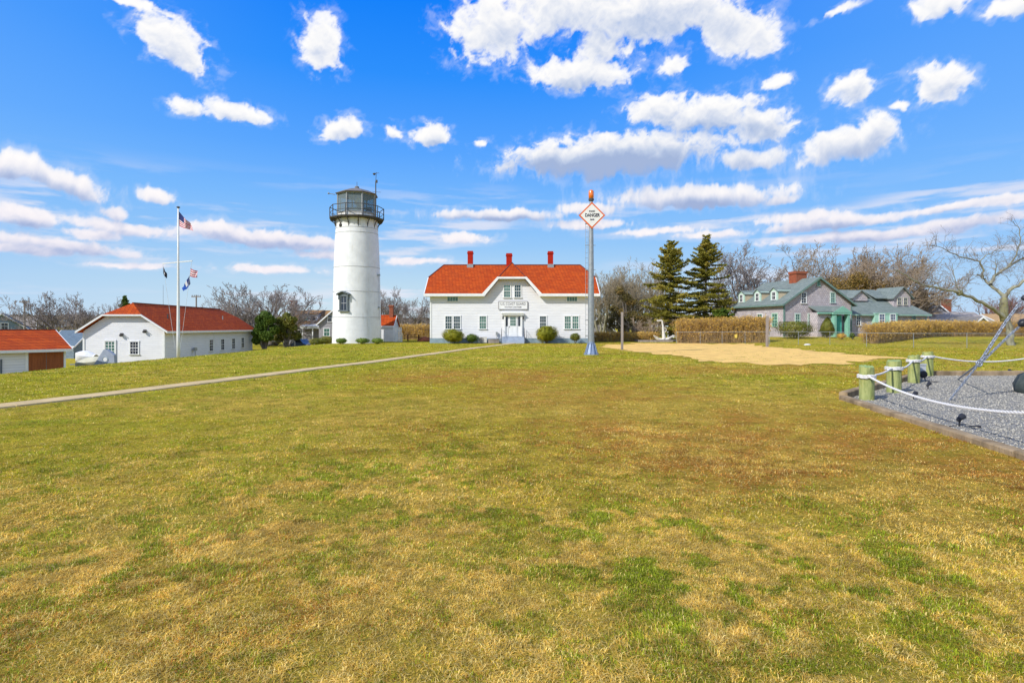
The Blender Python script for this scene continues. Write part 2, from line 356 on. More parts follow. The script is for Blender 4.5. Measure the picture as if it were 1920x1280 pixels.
def sky_shell():
    A = np.arange(R(-64), R(64), R(.105)); E = np.concatenate([[R(-1.2)], np.arange(0, R(44), R(.098))]); az, el = np.meshgrid(A, E)
    ys = 1+.9*S((.30-el)/.28)                                   # clouds flatten with distance towards the horizon
    wx = pf(az*9, el*11*ys, 3, 4); wy = pf(az*9+50, el*11*ys, 8, 4); w2x = pf(az*34, el*40*ys, 13, 3); w2y = pf(az*34+9, el*40*ys, 18, 3)
    k = .35+.65*S((el-.08)/.25)
    qa = az+(wx*.013+w2x*.009)*(.6+.4*k); qe = el+(wy*.010+w2y*.007)*k
    f = np.full(az.shape, -9.0)
    for (cx, cy, rx, ry, rot, wt) in BL:
        a = math.atan((cx-CX)/F); e = math.atan((HZ-cy)/F*math.cos(a)); kk = .95; sx = kk*rx/F*math.cos(a)**1.6; sy = kk*ry/F*math.cos(a)
        c, s = math.cos(-R(rot)), math.sin(-R(rot)); dx = qa-a; dy = qe-e; u = (dx*c+dy*s)/sx; v = (-dx*s+dy*c)/sy
        v = np.where(v < 0, v*1.22, v)                           # flatter bases
        b = (1-np.sqrt(u*u+v*v))*(.35+.65*wt)
        m = np.maximum(f, b); f = m+np.log1p(np.exp(-np.abs(f-b)*9))/9*(m > -1)
    bl = pf(qa*30, qe*34*ys, 41, 5, .58, True); fr = pf(qa*24, qe*32*ys, 57, 8, .66)
    amp = .55+.45*S((el-.05)/.2)
    f = f+(.34*(bl-.15)+.62*fr)*amp
    # thin streaks low down
    st = pf(az*4.5, el*42, 91, 6, .55); low = S((st+.06)/.36)*S(el/.03)*(1-S((el-.17)/.09)); gap = S((pf(az*2.2+4, el*9, 97, 3)+.25)/.5)
    T = np.clip(f+.02, 0, 1.2)
    occ = np.zeros_like(T); n = 0                               # thickness between this point and the light, up and to the left
    for q in range(1, 15):
        occ += np.roll(np.roll(T, -q, 0), int(q*.3), 1)*(1-q/18); n += (1-q/18)
    occ /= n
    sm = np.zeros_like(T)
    for (cx, cy, rx, ry, rot, wt) in SHB:
        a = math.atan((cx-CX)/F); e = math.atan((HZ-cy)/F*math.cos(a)); c, s = math.cos(-R(rot)), math.sin(-R(rot)); dx = qa-a; dy = qe-e
        u = (dx*c+dy*s)/(1.25*rx/F*math.cos(a)**1.6); v = (-dx*s+dy*c)/(1.5*ry/F*math.cos(a)); sm = np.maximum(sm, wt*np.exp(-(u*u+v*v)*1.1))
    alpha = S((f+.0)/.34); alpha = alpha*(.74+.26*S((f-.1)/.5)); wisp = S((f+.42)/.55)*.22*S((fr+.25)/.5)
    alpha = np.maximum(alpha, wisp); lowa = low*gap*.72
    ed = (1-S((np.abs(az)-.92)/.16))*(1-S((el-.64)/.10))
    dark = np.clip((.85*np.clip(occ-.42*T, 0, 1)+.12*T)*(1-.35*S((el-.3)/.15))+sm*S((T-.02)/.3)*.9+.22*(.12-bl)*S((T-.05)/.3)+.06, 0, 1)
    stops = np.array([0, .22, .45, .7, 1.0]); C = np.array([(1.0,.985,.965),(.90,.905,.93),(.71,.755,.86),(.50,.59,.78),(.36,.46,.69)])
    col = np.stack([np.interp(dark, stops, C[:, j]) for j in range(3)], -1)
    warm = 1-S((el-.1)/.2); col = col*(1-warm[..., None]*np.array([.05,.09,.04]))
    lc = np.stack([np.interp(np.clip(.5-st, 0, 1), [0, .5, 1], q) for q in ((.86,.72,.60),(.83,.76,.70),(.90,.88,.86))], -1)
    wl = lowa*(1-alpha); al = (alpha+wl)*ed; al[0] = 0
    col = (col*alpha[..., None]+lc*wl[..., None])/np.maximum(alpha+wl, 1e-4)[..., None]
    D = 3000.0; V = np.stack([D*np.sin(az)*np.cos(el), D*np.cos(az)*np.cos(el), D*np.sin(el)+H_EYE], -1).reshape(-1, 3)
    ny, nx = az.shape; ii = np.arange(ny-1)[:, None]*nx+np.arange(nx-1)[None, :]; Q = np.stack([ii, ii+nx, ii+nx+1, ii+1], -1)
    keep = np.maximum.reduce([al[:-1, :-1], al[1:, :-1], al[:-1, 1:], al[1:, 1:]]) > .004
    m = bpy.data.materials.new('cloud_light'); m.use_nodes = True; N = NT(m.node_tree); N.n.clear(); o = N.n.new('ShaderNodeOutputMaterial')
    at = N.n.new('ShaderNodeAttribute'); at.attribute_name = 'Col'; av = N.n.new('ShaderNodeAttribute'); av.attribute_name = 'var'
    em = N.n.new('ShaderNodeEmission'); N.l.new(at.outputs['Color'], em.inputs[0]); tr = N.n.new('ShaderNodeBsdfTransparent'); mx = N.n.new('ShaderNodeMixShader')
    N.l.new(av.outputs['Fac'], mx.inputs[0]); N.l.new(tr.outputs[0], mx.inputs[1]); N.l.new(em.outputs[0], mx.inputs[2]); N.l.new(mx.outputs[0], o.inputs[0])
    try: m.cycles.emission_sampling = 'NONE'
    except Exception: pass
    used = Q[keep]; idx = np.full(len(V), -1); u = np.unique(used); idx[u] = np.arange(len(u))
    return np_mesh('sky', V[u], idx[used], m, col=col.reshape(-1, 3)[u], var=al.reshape(-1)[u], smooth=True)
tag(sky_shell(), kind='structure')
# ---------------------------------------------------------------- ground
def hit(p, q):
    Y = 30.0
    dx = (p-CX)/F; dz = -(q-HZ)/F
    for _ in range(60):
        Y = (zg(dx*Y, Y)-H_EYE)/dz*.5+Y*.5
    return dx*Y, Y
def inpoly(x, y, P):
    r = np.zeros(np.shape(x), bool); n = len(P)
    for i in range(n):
        x1, y1 = P[i]; x2, y2 = P[(i+1) % n]
        if y1 == y2: continue
        c = ((y1 > y) != (y2 > y)) & (x < (x2-x1)*(y-y1)/(y2-y1)+x1); r ^= c
    return r
# octagonal gravel bed corners (A0 near, A1, B1, C1 ... clockwise seen from above)
BED = [(5.35, 2.2), (6.35, 7.1), (7.42, 12.75), (13.75, 18.95), (22.5, 19.3), (28.6, 13.0), (28.4, 4.2), (22.0, -1.8), (12.0, -2.5)]
PATHC = [hit(*q) for q in [(-420, 806), (0, 762.5), (200, 739.5), (400, 715.5), (600, 690.5), (740, 673), (830, 661), (900, 651.5)]]+[(-.35, 53.6), (0.05, 55.3)]
def smooth_path(P, n=80):
    P = np.array(P, float); k = len(P); out = []
    for i in range(k-1):
        p0 = P[max(i-1, 0)]; p1 = P[i]; p2 = P[i+1]; p3 = P[min(i+2, k-1)]
        for t in np.linspace(0, 1, n//k+2)[:-1]:
            out.append(.5*((2*p1)+(-p0+p2)*t+(2*p0-5*p1+4*p2-p3)*t*t+(-p0+3*p1-3*p2+p3)*t**3))
    out.append(P[-1]); return np.array(out)
PC = smooth_path(PATHC, 160)
SANDP = [(1120,650),(1132,646.5),(1200,644),(1300,643.4),(1400,645),(1440,650),(1500,655),(1570,662),(1625,666),(1665,670),(1650,675),(1600,680),(1500,684),(1430,684.5),(1350,680),(1290,672),(1230,664),(1170,657)]
SANDW = [hit(*q) for q in SANDP]
def polyline_dist(x, y, P):
    d = np.full(np.shape(x), 1e9)
    for a, b in zip(P[:-1], P[1:]):
        ab = b-a; t = np.clip(((x-a[0])*ab[0]+(y-a[1])*ab[1])/(ab @ ab), 0, 1)
        d = np.minimum(d, np.hypot(x-a[0]-t*ab[0], y-a[1]-t*ab[1]))
    return d
STRAW = np.array([.84,.56,.10]); OLIVE = np.array([.57,.48,.018]); GREEN = np.array([.36,.42,.022]); RUST = np.array([.62,.29,.05]); PALE = np.array([.93,.72,.25])
def gprob(x, y):
    d = np.hypot(x, y)
    n1 = fbm(x*.16, y*.16, 3, 4); n2 = fbm(x*.75+7, y*.75, 21, 4); n3 = fbm(x*.33+40, y*.33, 77, 4); n4 = fbm(x*2.6+31, y*2.6, 119, 4)
    n5 = fbm(x*6.5+3, y*6.5, 61, 3)
    green = S((.12*n2+.40*n4+.48*n5-.45)/.11)*.68
    green = np.clip(green*(.62+.5*S((n1-.3)/.4))+.05, 0, 1)
    olive = S((n3-.38)/.25)*(.30+.2*S((d-3)/6))+.42*S((d-6)/14)
    # rusty, worn turf: a broad band on the right and in the middle distance
    band = np.exp(-(((x-4.6)/3.6)**2+((y-8.3)/3.2)**2))*.8+np.exp(-(((x+1.0)/3.2)**2+((y-19)/2.6)**2))*.75+np.exp(-(((x-10)/6)**2+((y-22.0)/2.5)**2))*.45+np.exp(-(((x-1.0)/4)**2+((y-13)/2.5)**2))*.35
    rust = np.clip(band*(.62+1.3*S((n3*.5+n2*.5-.36)/.25))+.34*S((fbm(x*.5+3, y*.5, 55, 3)-.50)/.2)*S((x+6)/12+.25), 0, .9)
    rust = rust*(.40+.85*S((.45*n4+.55*n5-.38)/.18))
    green = green*(1-.6*np.clip(band, 0, 1))*(1-.5*S((6-d)/4)*S((.55-n1)/.2))
    rest = 1-rust
    green = green*rest; rest = rest-green; ol = np.clip(olive, 0, .95)*rest; st = rest-ol
    return green, rust, ol, st
def gcol(x, y):
    g, r, o, s = gprob(x, y)
    return (g[..., None]*GREEN+r[..., None]*RUST+o[..., None]*OLIVE+s[..., None]*STRAW)
def axis(lo, hi, step, far, ratio=1.13):
    a = list(np.arange(lo, hi+1e-6, step)); s = step
    while a[-1] < far: s *= ratio; a.append(a[-1]+s)
    s = step
    while a[0] > -far: s *= ratio; a.insert(0, a[0]-s)
    return np.array(a)
gx = axis(-34, 48, .42, 2600); gy = axis(-3, 66, .36, 2600)
XX, YY = np.meshgrid(gx, gy); ZZ = zt(XX, YY)
inb = inpoly(XX, YY, BED)
V = np.stack([XX, YY, np.where(inb, ZZ-.03, ZZ)], -1).reshape(-1, 3)
nx = len(gx); ny = len(gy); ii = np.arange(ny-1)[:, None]*nx+np.arange(nx-1)[None, :]
FQ = np.stack([ii, ii+1, ii+1+nx, ii+nx], -1).reshape(-1, 4)
gm = bpy.data.materials.new('turf'); gm.use_nodes = True; N = NT(gm.node_tree); b = N.n['Principled BSDF']
at = N.n.new('ShaderNodeAttribute'); at.attribute_name = 'Col'; tcn = N.n.new('ShaderNodeTexCoord').outputs['Object']
n1 = N.noise(tcn, 5.5, 8, .72); n2 = N.noise(tcn, 22, 6, .75); n3 = N.noise(tcn, 1.3, 6, .6); n4 = N.noise(N.mapping(tcn, loc=(31, 7, 0)), 2.6, 7, .68)
c = N.mix(N.mrange(n1, .38, .66), at.outputs['Color'], (.62,.50,.04,1)); c = N.mix(.55, at.outputs['Color'], c)
c = N.mix(N.math('MULTIPLY', N.mrange(n3, .5, .72), .5), c, (.27,.30,.015,1))
c = N.mix(N.math('MULTIPLY', N.mrange(n4, .5, .68), .5), c, (.52,.33,.07,1))
c = N.mix(N.math('MULTIPLY', N.mrange(n2, .40, .66), .6), c, (.14,.11,.025,1))
n6 = N.noise(N.mapping(tcn, loc=(3, 9, 0)), 3.4, 9, .75); c = N.mix(N.math('MULTIPLY', N.mrange(n6, .48, .62), .55), c, (.20,.17,.02,1))
N.l.new(N.vmath('SCALE', c, sc_=.85), b.inputs['Base Color']); b.inputs['Roughness'].default_value = 1; b.inputs['Specular IOR Level'].default_value = .05
bn = N.n.new('ShaderNodeBump'); bn.inputs['Strength'].default_value = 1; bn.inputs['Distance'].default_value = .06
N.l.new(N.math('ADD', n1, N.math('MULTIPLY', n2, .5)), bn.inputs['Height']); N.l.new(bn.outputs[0], b.inputs['Normal'])
o = np_mesh('ground', V, FQ, gm, col=gcol(V[:, 0], V[:, 1]), smooth=True); tag(o, kind='structure')
# ---------------------------------------------------------------- path: cast slabs with joints
pm = MB(); L = 0; hw = .35; last = PC[0]
acc = [0]
for a, b_ in zip(PC[:-1], PC[1:]): acc.append(acc[-1]+float(np.hypot(*(b_-a))))
acc = np.array(acc)
def pat(s): return np.array([np.interp(s, acc, PC[:, 0]), np.interp(s, acc, PC[:, 1])])
s0 = 0; rng = random.Random(4)
while s0 < acc[-1]-.1:
    s1 = min(s0+1.5, acc[-1]); ks = np.linspace(s0+.012, s1-.012, 4); dz = rng.uniform(-.004, .006)
    vs = []
    for s in ks:
        p = pat(s); t = pat(min(s+.1, acc[-1]))-pat(max(s-.1, 0)); t = t/np.hypot(*t); nrm = np.array([-t[1], t[0]])
        for e, h in ((-hw, 0), (-hw+.02, 1), (hw-.02, 1), (hw, 0)):
            q = p+nrm*e; vs.append((q[0], q[1], zg(*q)+(.034+dz if h else -.02)))
    fs = [(i*4+j, i*4+j+1, i*4+j+5, i*4+j+4) for i in range(3) for j in range(3)]+[(0, 1, 2, 3), (12, 13, 14, 15)]
    pm.add(vs, fs); s0 = s1
pathm = mat('path_concrete', (.66,.49,.25), (.50,.37,.18), .9, 1.6, 8, bump=.4, bscale=30)
tag(pm.build('path', pathm), kind='structure')
# ---------------------------------------------------------------- sand court
def sheet(name, P, m, lift, ragged=.0, seed=3, rings=14, nseg=160, col=None):
    P = np.array(P, float); c = P.mean(0); Q = np.vstack([P, P[:1]]); seg = np.hypot(*(Q[1:]-Q[:-1]).T); ac = np.r_[0, np.cumsum(seg)]
    ts = np.linspace(0, ac[-1], nseg+1)[:-1]; bx = np.interp(ts, ac, Q[:, 0]); by = np.interp(ts, ac, Q[:, 1])
    w = 1+ragged*(fbm(bx*.9, by*.9, seed, 4)-.5)*2
    V = [(c[0], c[1], zg(*c)+lift)]
    for r in range(1, rings+1):
        f = r/rings; x = c[0]+(bx-c[0])*w*f; y = c[1]+(by-c[1])*w*f
        V += list(zip(x, y, zt(x, y)+lift))
    FS = [(0, 1+(j+1) % nseg, 1+j, 0) for j in range(nseg)]
    for r in range(rings-1):
        for j in range(nseg): a = 1+r*nseg+j; b_ = 1+r*nseg+(j+1) % nseg; FS.append((a, a+nseg, b_+nseg, b_))
    mb = MB(); mb.v = V; mb.f = [tuple(dict.fromkeys(f)) for f in FS]; mb.m = [0]*len(FS)
    return mb.build(name, m), np.stack([c[0]+(bx-c[0])*w, c[1]+(by-c[1])*w], -1)
sandm = mat('dry_sand', (.88,.56,.16), (.68,.42,.12), 1, 1.1, 9, bump=.5, bscale=9)
_o, SANDB = sheet('sand', SANDW, sandm, .014, .22, rings=18, nseg=240)
N = NT(sandm.node_tree); b = N.n['Principled BSDF']; old = b.inputs['Base Color'].links[0].from_socket; tcn = N.n.new('ShaderNodeTexCoord').outputs['Object']
g1 = N.noise(N.mapping(tcn, scale=(1,.6,1)), .75, 8, .72); g2 = N.noise(tcn, 3.2, 6, .7)
c = N.mix(N.math('MULTIPLY', N.mrange(g1, .56, .66), .62), old, (.40,.29,.09,1)); c = N.mix(N.math('MULTIPLY', N.mrange(g2, .6, .7), .4), c, (.34,.22,.10,1)); N.l.new(c, b.inputs['Base Color'])
tag(_o, kind='structure')
# ---------------------------------------------------------------- gravel bed
grm = mat('gravel_bed', (.33,.32,.29), (.22,.21,.195), 1, 28, 8, bump=1, bscale=60)
tag(sheet('gravel_base', [(a, b_) for a, b_ in BED], grm, .02, 0)[0], kind='structure')
rg = np.random.default_rng(11)
def pebbles(name, n, poly, zfun, rmin, rmax, m, seed=1, xr=(5,24), yr=(1.5,19.5), power=1.6):
    rg = np.random.default_rng(seed); P = []
    while len(P) < n:
        y = yr[0]+(yr[1]-yr[0])*rg.random(n)**power; x = xr[0]+(xr[1]-xr[0])*rg.random(n); ok = inpoly(x, y, poly) & (np.abs(x) < y*1.6+4)
        P += list(zip(x[ok], y[ok]))
    P = np.array(P[:n]); k = n
    base = np.array([(1,0,0),(0,1,0),(-1,0,0),(0,-1,0),(0,0,1),(0,0,-1)], float)
    s = rmin+(rmax-rmin)*rg.random(k)**2; ang = rg.random(k)*2*PI; asp = .55+.5*rg.random(k)
    vv = base[None].repeat(k, 0)*(1+.35*(rg.random((k, 6, 1))-.5)); vv[..., 1] *= asp[:, None]; vv[..., 2] *= .6
    vv = vv*s[:, None, None]; ca, sa = np.cos(ang)[:, None], np.sin(ang)[:, None]
    X = vv[..., 0]*ca-vv[..., 1]*sa; Y = vv[..., 0]*sa+vv[..., 1]*ca
    vv = np.stack([X+P[:, :1], Y+P[:, 1:], vv[..., 2]+zfun(P[:, 0], P[:, 1])[:, None]+s[:, None]*.35], -1)
    f = np.array([(0,1,4),(1,2,4),(2,3,4),(3,0,4),(1,0,5),(2,1,5),(3,2,5),(0,3,5)]); ff = (f[None]+np.arange(k)[:, None, None]*6)
    return np_mesh(name, vv.reshape(-1, 3), ff.reshape(-1, 3), m, var=np.repeat(rg.random(k), 6))
pebm = leafmat('pebble_stone', (.19,.18,.16), (.40,.38,.33), (.66,.60,.48), .8, 0)
tag(pebbles('gravel', 120000, BED, lambda x, y: zt(x, y)+.022, .007, .020, pebm), 'loose grey gravel stones filling the timber edged bed', 'gravel', kind='stuff')
# ---------------------------------------------------------------- grass
def blades(n, r0, r1, w, l0, l1, three, rg):
    a = (rg.random(n)-.5)*R(102); r = np.sqrt(r0**2+(r1**2-r0**2)*rg.random(n))*(1+.13*rg.normal(size=n)*(r0 > 2)); r = np.maximum(r, 1.6); x = r*np.sin(a)+(rg.random(n)-.5)*.1; y = r*np.cos(a)
    ok = ~inpoly(x, y, BED) & (x > -17.9-rg.random(n)*1.5)
    pd = polyline_dist(x, y, PC[::4]) if r1 > 9 else np.full(n, 9.0)
    ok &= pd > hw-.09+.13*fbm(x*5, y*5, 12, 3)
    sx = inpoly(x, y, SANDB[::3]) if r1 > 20 else np.zeros(n, bool)
    ok &= ~(sx & (rg.random(n) > .03+.75*S((fbm(x*.7, y*1.3, 13, 4)-.56+.0*x)/.1)*S((x-3)/9)))
    # thinner cover where the turf is worn
    g, ru, o_, s_ = gprob(x, y)
    thin = S((fbm(x*4.1+5, y*4.1, 31, 3)-.5)/.15)*.6+ru*.3
    ok &= rg.random(n) > thin
    x, y, g, ru, o_, s_ = x[ok], y[ok], g[ok], ru[ok], o_[ok], s_[ok]; n = len(x)
    clump = vnoise(x*13, y*13, 4); rr_ = np.clip((np.hypot(x, y)-4.5)/13, 0, 1); nA = fbm(x*17, y*17, 71, 2); nB = fbm(x*5.1, y*5.1, 73, 3); nC = fbm(x*1.9, y*1.9, 75, 3); shade_ = S(((1-rr_)*(.62*nA+.38*nB)+rr_*(.55*nB+.45*nC)-.27)/.46)
    u = rg.random(n)*.62+clump*.38
    C = np.where((u < g)[:, None], GREEN, np.where((u < g+ru)[:, None], RUST, np.where((u < g+ru+o_)[:, None], OLIVE, STRAW)))
    C = np.where((rg.random(n) < (.20+.16*S((7-np.hypot(x, y))/5))*(1-g))[:, None], PALE, C)
    C = C*((.60+.6*rg.random(n))*(.72-.26*rr_+(.56+.42*rr_)*shade_))[:, None]*(1+.06*(rg.random((n, 3))-.5))
    l = (l0+(l1-l0)*rg.random(n))*(.7+.75*vnoise(x*3.3, y*3.3, 6)); green = (u < g)
    flow = fbm(x*.9, y*.9, 88, 3)*9
    az = np.where(rg.random(n) < .35, flow+rg.normal(0, .7, n), rg.random(n)*2*PI)
    lean = np.where(green, .35+.55*rg.random(n), .72+.27*rg.random(n))
    dx, dy = np.cos(az), np.sin(az); wx, wy = -dy*w*.5*(.6+.8*rg.random(n)), dx*w*.5
    up = np.sqrt(np.clip(1-lean**2, .03, 1)); z = zt(x, y)-.004
    def P(f, h, s): return np.stack([x+dx*l*f+wx*s, y+dy*l*f+wy*s, z+l*h], -1)
    V = np.stack([P(0, 0, 1), P(0, 0, -1), P(lean*.42, up*.62, .8), P(lean*.42, up*.62, -.8), P(lean, up*.62, 0)], 1)
    f = np.array([(0,1,3),(0,3,2),(2,3,4)])
    if not three: V = V[:, [0, 1, 4]]; f = np.array([(0,1,2)])
    k = V.shape[1]; Fc = f[None]+np.arange(n)[:, None, None]*k
    return V.reshape(-1, 3), Fc.reshape(-1, 3), np.repeat(C, k, 0)
rg = np.random.default_rng(7); parts = []
GD = 1.0
for a in [(520000, 1.6, 5.2, .0033, .022, .052, True), (400000, 5.2, 9.5, .005, .025, .055, True), (340000, 9.5, 18, .009, .03, .065, False), (260000, 18, 34, .022, .05, .085, False), (170000, 34, 62, .05, .05, .09, False)]:
    parts.append(blades(int(a[0]*GD), *a[1:], rg))
o = 0; VV = []; FF = []; CC = []
for v, f, c in parts: VV.append(v); FF.append(f+o); CC.append(c); o += len(v)
blm = bpy.data.materials.new('grass_blade'); blm.use_nodes = True; N = NT(blm.node_tree); b = N.n['Principled BSDF']
at = N.n.new('ShaderNodeAttribute'); at.attribute_name = 'Col'; N.l.new(at.outputs['Color'], b.inputs['Base Color']); b.inputs['Roughness'].default_value = .6; b.inputs['Specular IOR Level'].default_value = .15
tr = N.n.new('ShaderNodeBsdfTranslucent'); N.l.new(at.outputs['Color'], tr.inputs[0]); mx = N.n.new('ShaderNodeMixShader'); mx.inputs[0].default_value = .3
N.l.new(b.outputs[0], mx.inputs[1]); N.l.new(tr.outputs[0], mx.inputs[2]); N.l.new(mx.outputs[0], N.n['Material Output'].inputs[0])
tag(np_mesh('grass', np.vstack(VV), np.vstack(FF), blm, col=np.vstack(CC)), 'short winter grass, straw yellow with green and rusty patches', 'grass', kind='stuff')
del VV, FF, CC, parts
# ---------------------------------------------------------------- building parts
BOXF = [(0,3,2,1),(4,5,6,7),(0,1,5,4),(1,2,6,5),(2,3,7,6),(3,0,4,7)]
class Fr:
    """local frame on a wall: a along u, b up, c outwards"""
    def __init__(s, o, u, n): s.o = Vector(o); s.u = Vector(u).normalized(); s.n = Vector(n).normalized()
    def P(s, a, b, c): return s.o+s.u*a+Vector((0,0,1))*b+s.n*c
    def box(s, mb, a0, a1, b0, b1, c0, c1):
        return mb.add([s.P(a0,b0,c0), s.P(a1,b0,c0), s.P(a1,b0,c1), s.P(a0,b0,c1), s.P(a0,b1,c0), s.P(a1,b1,c0), s.P(a1,b1,c1), s.P(a0,b1,c1)], BOXF)
def window(root, fr, w, h, cols=3, rows=4, glass=None, trim=None, cw=.09, double=True, sill=True, mun=.022, name='window', label=None):
    glass = glass or GLASS; trim = trim or TRIM; a = w/2; b = h/2; f = MB()
    fr.box(f, -a-cw, -a, -b, b, .002, .055); fr.box(f, a, a+cw, -b, b, .002, .055); fr.box(f, -a-cw-.02, a+cw+.02, b, b+cw*1.1, .002, .065)
    fr.box(f, -a-cw-(.04 if sill else 0), a+cw+(.04 if sill else 0), -b-cw*.8, -b, .002, .11 if sill else .055)
    for i in range(1, cols): x = -a+w*i/cols; fr.box(f, x-mun/2, x+mun/2, -b, b, .012, .034)
    for i in range(1, rows):
        y = -b+h*i/rows; t = .05 if (double and i*2 == rows) else mun
        fr.box(f, -a, a, y-t/2, y+t/2, .013, .045 if t > mun else .036)
    F_ = f.build(name, trim, root)
    g = MB(); fr.box(g, -a, a, -b, b, .004, .018); g.build('window_pane', glass, F_)
    if label: F_['label'] = label
    return F_
def text(s, size, m, parent, loc, rz=0, name='lettering', ext=.004, width=None, bold=0):
    cu = bpy.data.curves.new('t', 'FONT'); cu.body = s; cu.size = size; cu.align_x = 'CENTER'; cu.align_y = 'CENTER'; cu.extrude = ext; cu.offset = bold
    o = bpy.data.objects.new('t', cu); sc.collection.objects.link(o); dg = bpy.context.evaluated_depsgraph_get()
    me = bpy.data.meshes.new_from_object(o.evaluated_get(dg)); bpy.data.objects.remove(o); me.materials.clear(); me.materials.append(m)
    q = bpy.data.objects.new(name, me); sc.collection.objects.link(q); q.parent = parent; q.location = loc; q.rotation_euler = (R(90), 0, rz)
    if width:
        xs = [v.co.x for v in me.vertices]; k = width/(max(xs)-min(xs)); q.scale = (k, 1, 1)
    return q
INK = mat('black_lettering', (.03,.03,.05), (.03,.03,.05), .6)
# ---------------------------------------------------------------- keeper's house
HY = 56.8; hs = HY/F
def hx(p): return (p-CX)*hs
def hz(q): return H_EYE-(q-HZ)*hs
house = thing('station_house', 'long white clapboard house with red hipped roof, three red chimneys and central gable', 'house', (0, HY, 0))
m = MB(); m.box((-8.14, 0, .48), (8.14, 9, 4.78))
m.slab([(-8.14,0,4.78),(-8.14,2.3,6.45),(-8.14,6.7,6.45),(-8.14,9,4.78)], (16.28,0,0))
m.slab([(-2.62,-.003,4.6),(2.62,-.003,4.6),(2.62,-.003,4.75),(1.28,-.003,6.36),(-1.28,-.003,6.36),(-2.62,-.003,4.75)], (0,4.6,0))
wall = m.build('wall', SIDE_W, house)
m = MB(); m.box((-8.2,-.05,-.4), (8.2,9.05,.47)); m.build('foundation', FOUND, house)
for x0_, x1_ in ((-8.19,-8.03),(8.03,8.19)): m = MB(); m.box((x0_, -.04, .5), (x1_, .12, 4.7)); m.build('corner_board', TRIM, house)
rf = MB(); dn = (0,0,-.14)
def mir(P): return [(x, 9-y, z) for x, y, z in P][::-1]
front = [(-8.65,-.5,4.92),(8.65,-.5,4.92),(8.65,2.25,6.76),(7.35,4.5,8.27),(-7.35,4.5,8.27),(-8.65,2.25,6.76)]
rf.slab(mir(front), dn)
for s in (-1, 1): rf.slab([(s*8.65,-.5,4.92),(s*2.84,-.5,4.92),(0,4.27,8.13),(0,4.5,8.27),(s*7.35,4.5,8.27),(s*8.65,2.25,6.76)], dn)
for s in (-1, 1): rf.slab([(s*8.65,2.25,6.76),(s*7.35,4.5,8.27),(s*8.65,6.75,6.76)], dn)
# cross gable, jerkinhead
for s in (-1, 1): rf.slab([(s*2.86,-.5,4.80),(s*1.36,-.5,6.50),(0,.85,8.12),(0,4.4,8.12),(s*2.86,4.4,4.80)], (0,0,-.12))
rf.slab([(-1.36,-.5,6.50),(1.36,-.5,6.50),(0,.85,8.12)], (0,0,-.12))
roof = rf.build('roof', ROOF_R, house)
m = MB(); capm = mat('dark_ridge_cap', (.16,.045,.04), (.11,.03,.03), .8)
m.bar((-7.35,4.5,8.30), (7.35,4.5,8.30), .16, .05)
for s in (-1, 1):
    m.bar((s*7.35,4.5,8.29), (s*8.65,2.25,6.79), .12, .04); m.bar((s*1.36,-.5,6.53), (0,.85,8.15), .09, .03)
m.build('ridge_cap', capm, roof)
for xc, w, top in ((hx(882)*1.08, .55, 9.75), (hx(955)*1.08-.02, .62, 9.5), (hx(1032)*1.08, .55, 9.72)):
    m = MB(); m.box((xc-w/2, 4.2, 7.9), (xc+w/2, 4.8, top-.28)); m.box((xc-w/2-.05, 4.15, top-.28), (xc+w/2+.05, 4.85, top-.14)); m.box((xc-w/2-.01, 4.19, top-.14), (xc+w/2+.01, 4.81, top))
    c = m.build('chimney', BRICKR, roof)
    m = MB(); m.box((xc-.30, 4.45, top), (xc-.05, 4.6, top+.0)) if False else None
    m.box((xc-w/2-.06, 4.0, 7.9), (xc+w/2+.06, 4.19, 8.32)); m.build('flashing', METAL, roof) if abs(xc) > 1 else None
m = MB(); fz = 4.70
m.box((-8.72,-.60,4.64), (-2.78,-.505,4.90)); m.box((2.78,-.60,4.64), (8.72,-.505,4.90))
for s in (-1, 1):
    m.slab([(s*2.74,-.505,4.64),(s*2.96,-.505,4.90),(s*1.43,-.505,6.58),(s*1.30,-.505,6.38)], (0,-.09,0))
    m.slab([(s*8.66,-.58,4.64),(s*8.66,-.58,4.90),(s*8.66,2.25,6.75),(s*8.66,4.5,6.75),(s*8.66,4.5,6.5),(s*8.66,2.25,6.5)], (s*.07,0,0))
m.box((-1.43,-.598,6.36), (1.43,-.507,6.56))
m.box((-8.6,-.50,4.60), (-2.76,0,4.66)); m.box((2.76,-.50,4.60), (8.6,0,4.66))
m.build('fascia', TRIM, roof)
fH = lambda x0, x1, y0, y1: (Fr((hx((x0+x1)/2), -.003, hz((y0+y1)/2)), (1,0,0), (0,-1,0)), (x1-x0)*hs, (y1-y0)*hs)
for x0, x1, y0, y1, g in ((835,847.4,593,616,GLASS),(850.6,863,593,616,GLASS),(899,911.7,593,616,GLASSG),(1012,1024,593,616,GLASS),(1058.6,1070.4,593,616,GLASSG),(1073,1084.8,593,616,GLASSG),(944.8,956.8,534.5,557.2,GLASSG),(964.6,976.6,534.5,557.2,GLASS)):
    fr, w, h = fH(x0, x1, y0, y1); window(house, fr, w*.93, h, 3, 4, g)
for x0, x1 in ((839,858.5),(1063,1082)):
    fr, w, h = fH(x0, x1, 556.6, 564.5); window(house, fr, w, h, 4, 1, GLASSG, sill=False, name='attic_window')
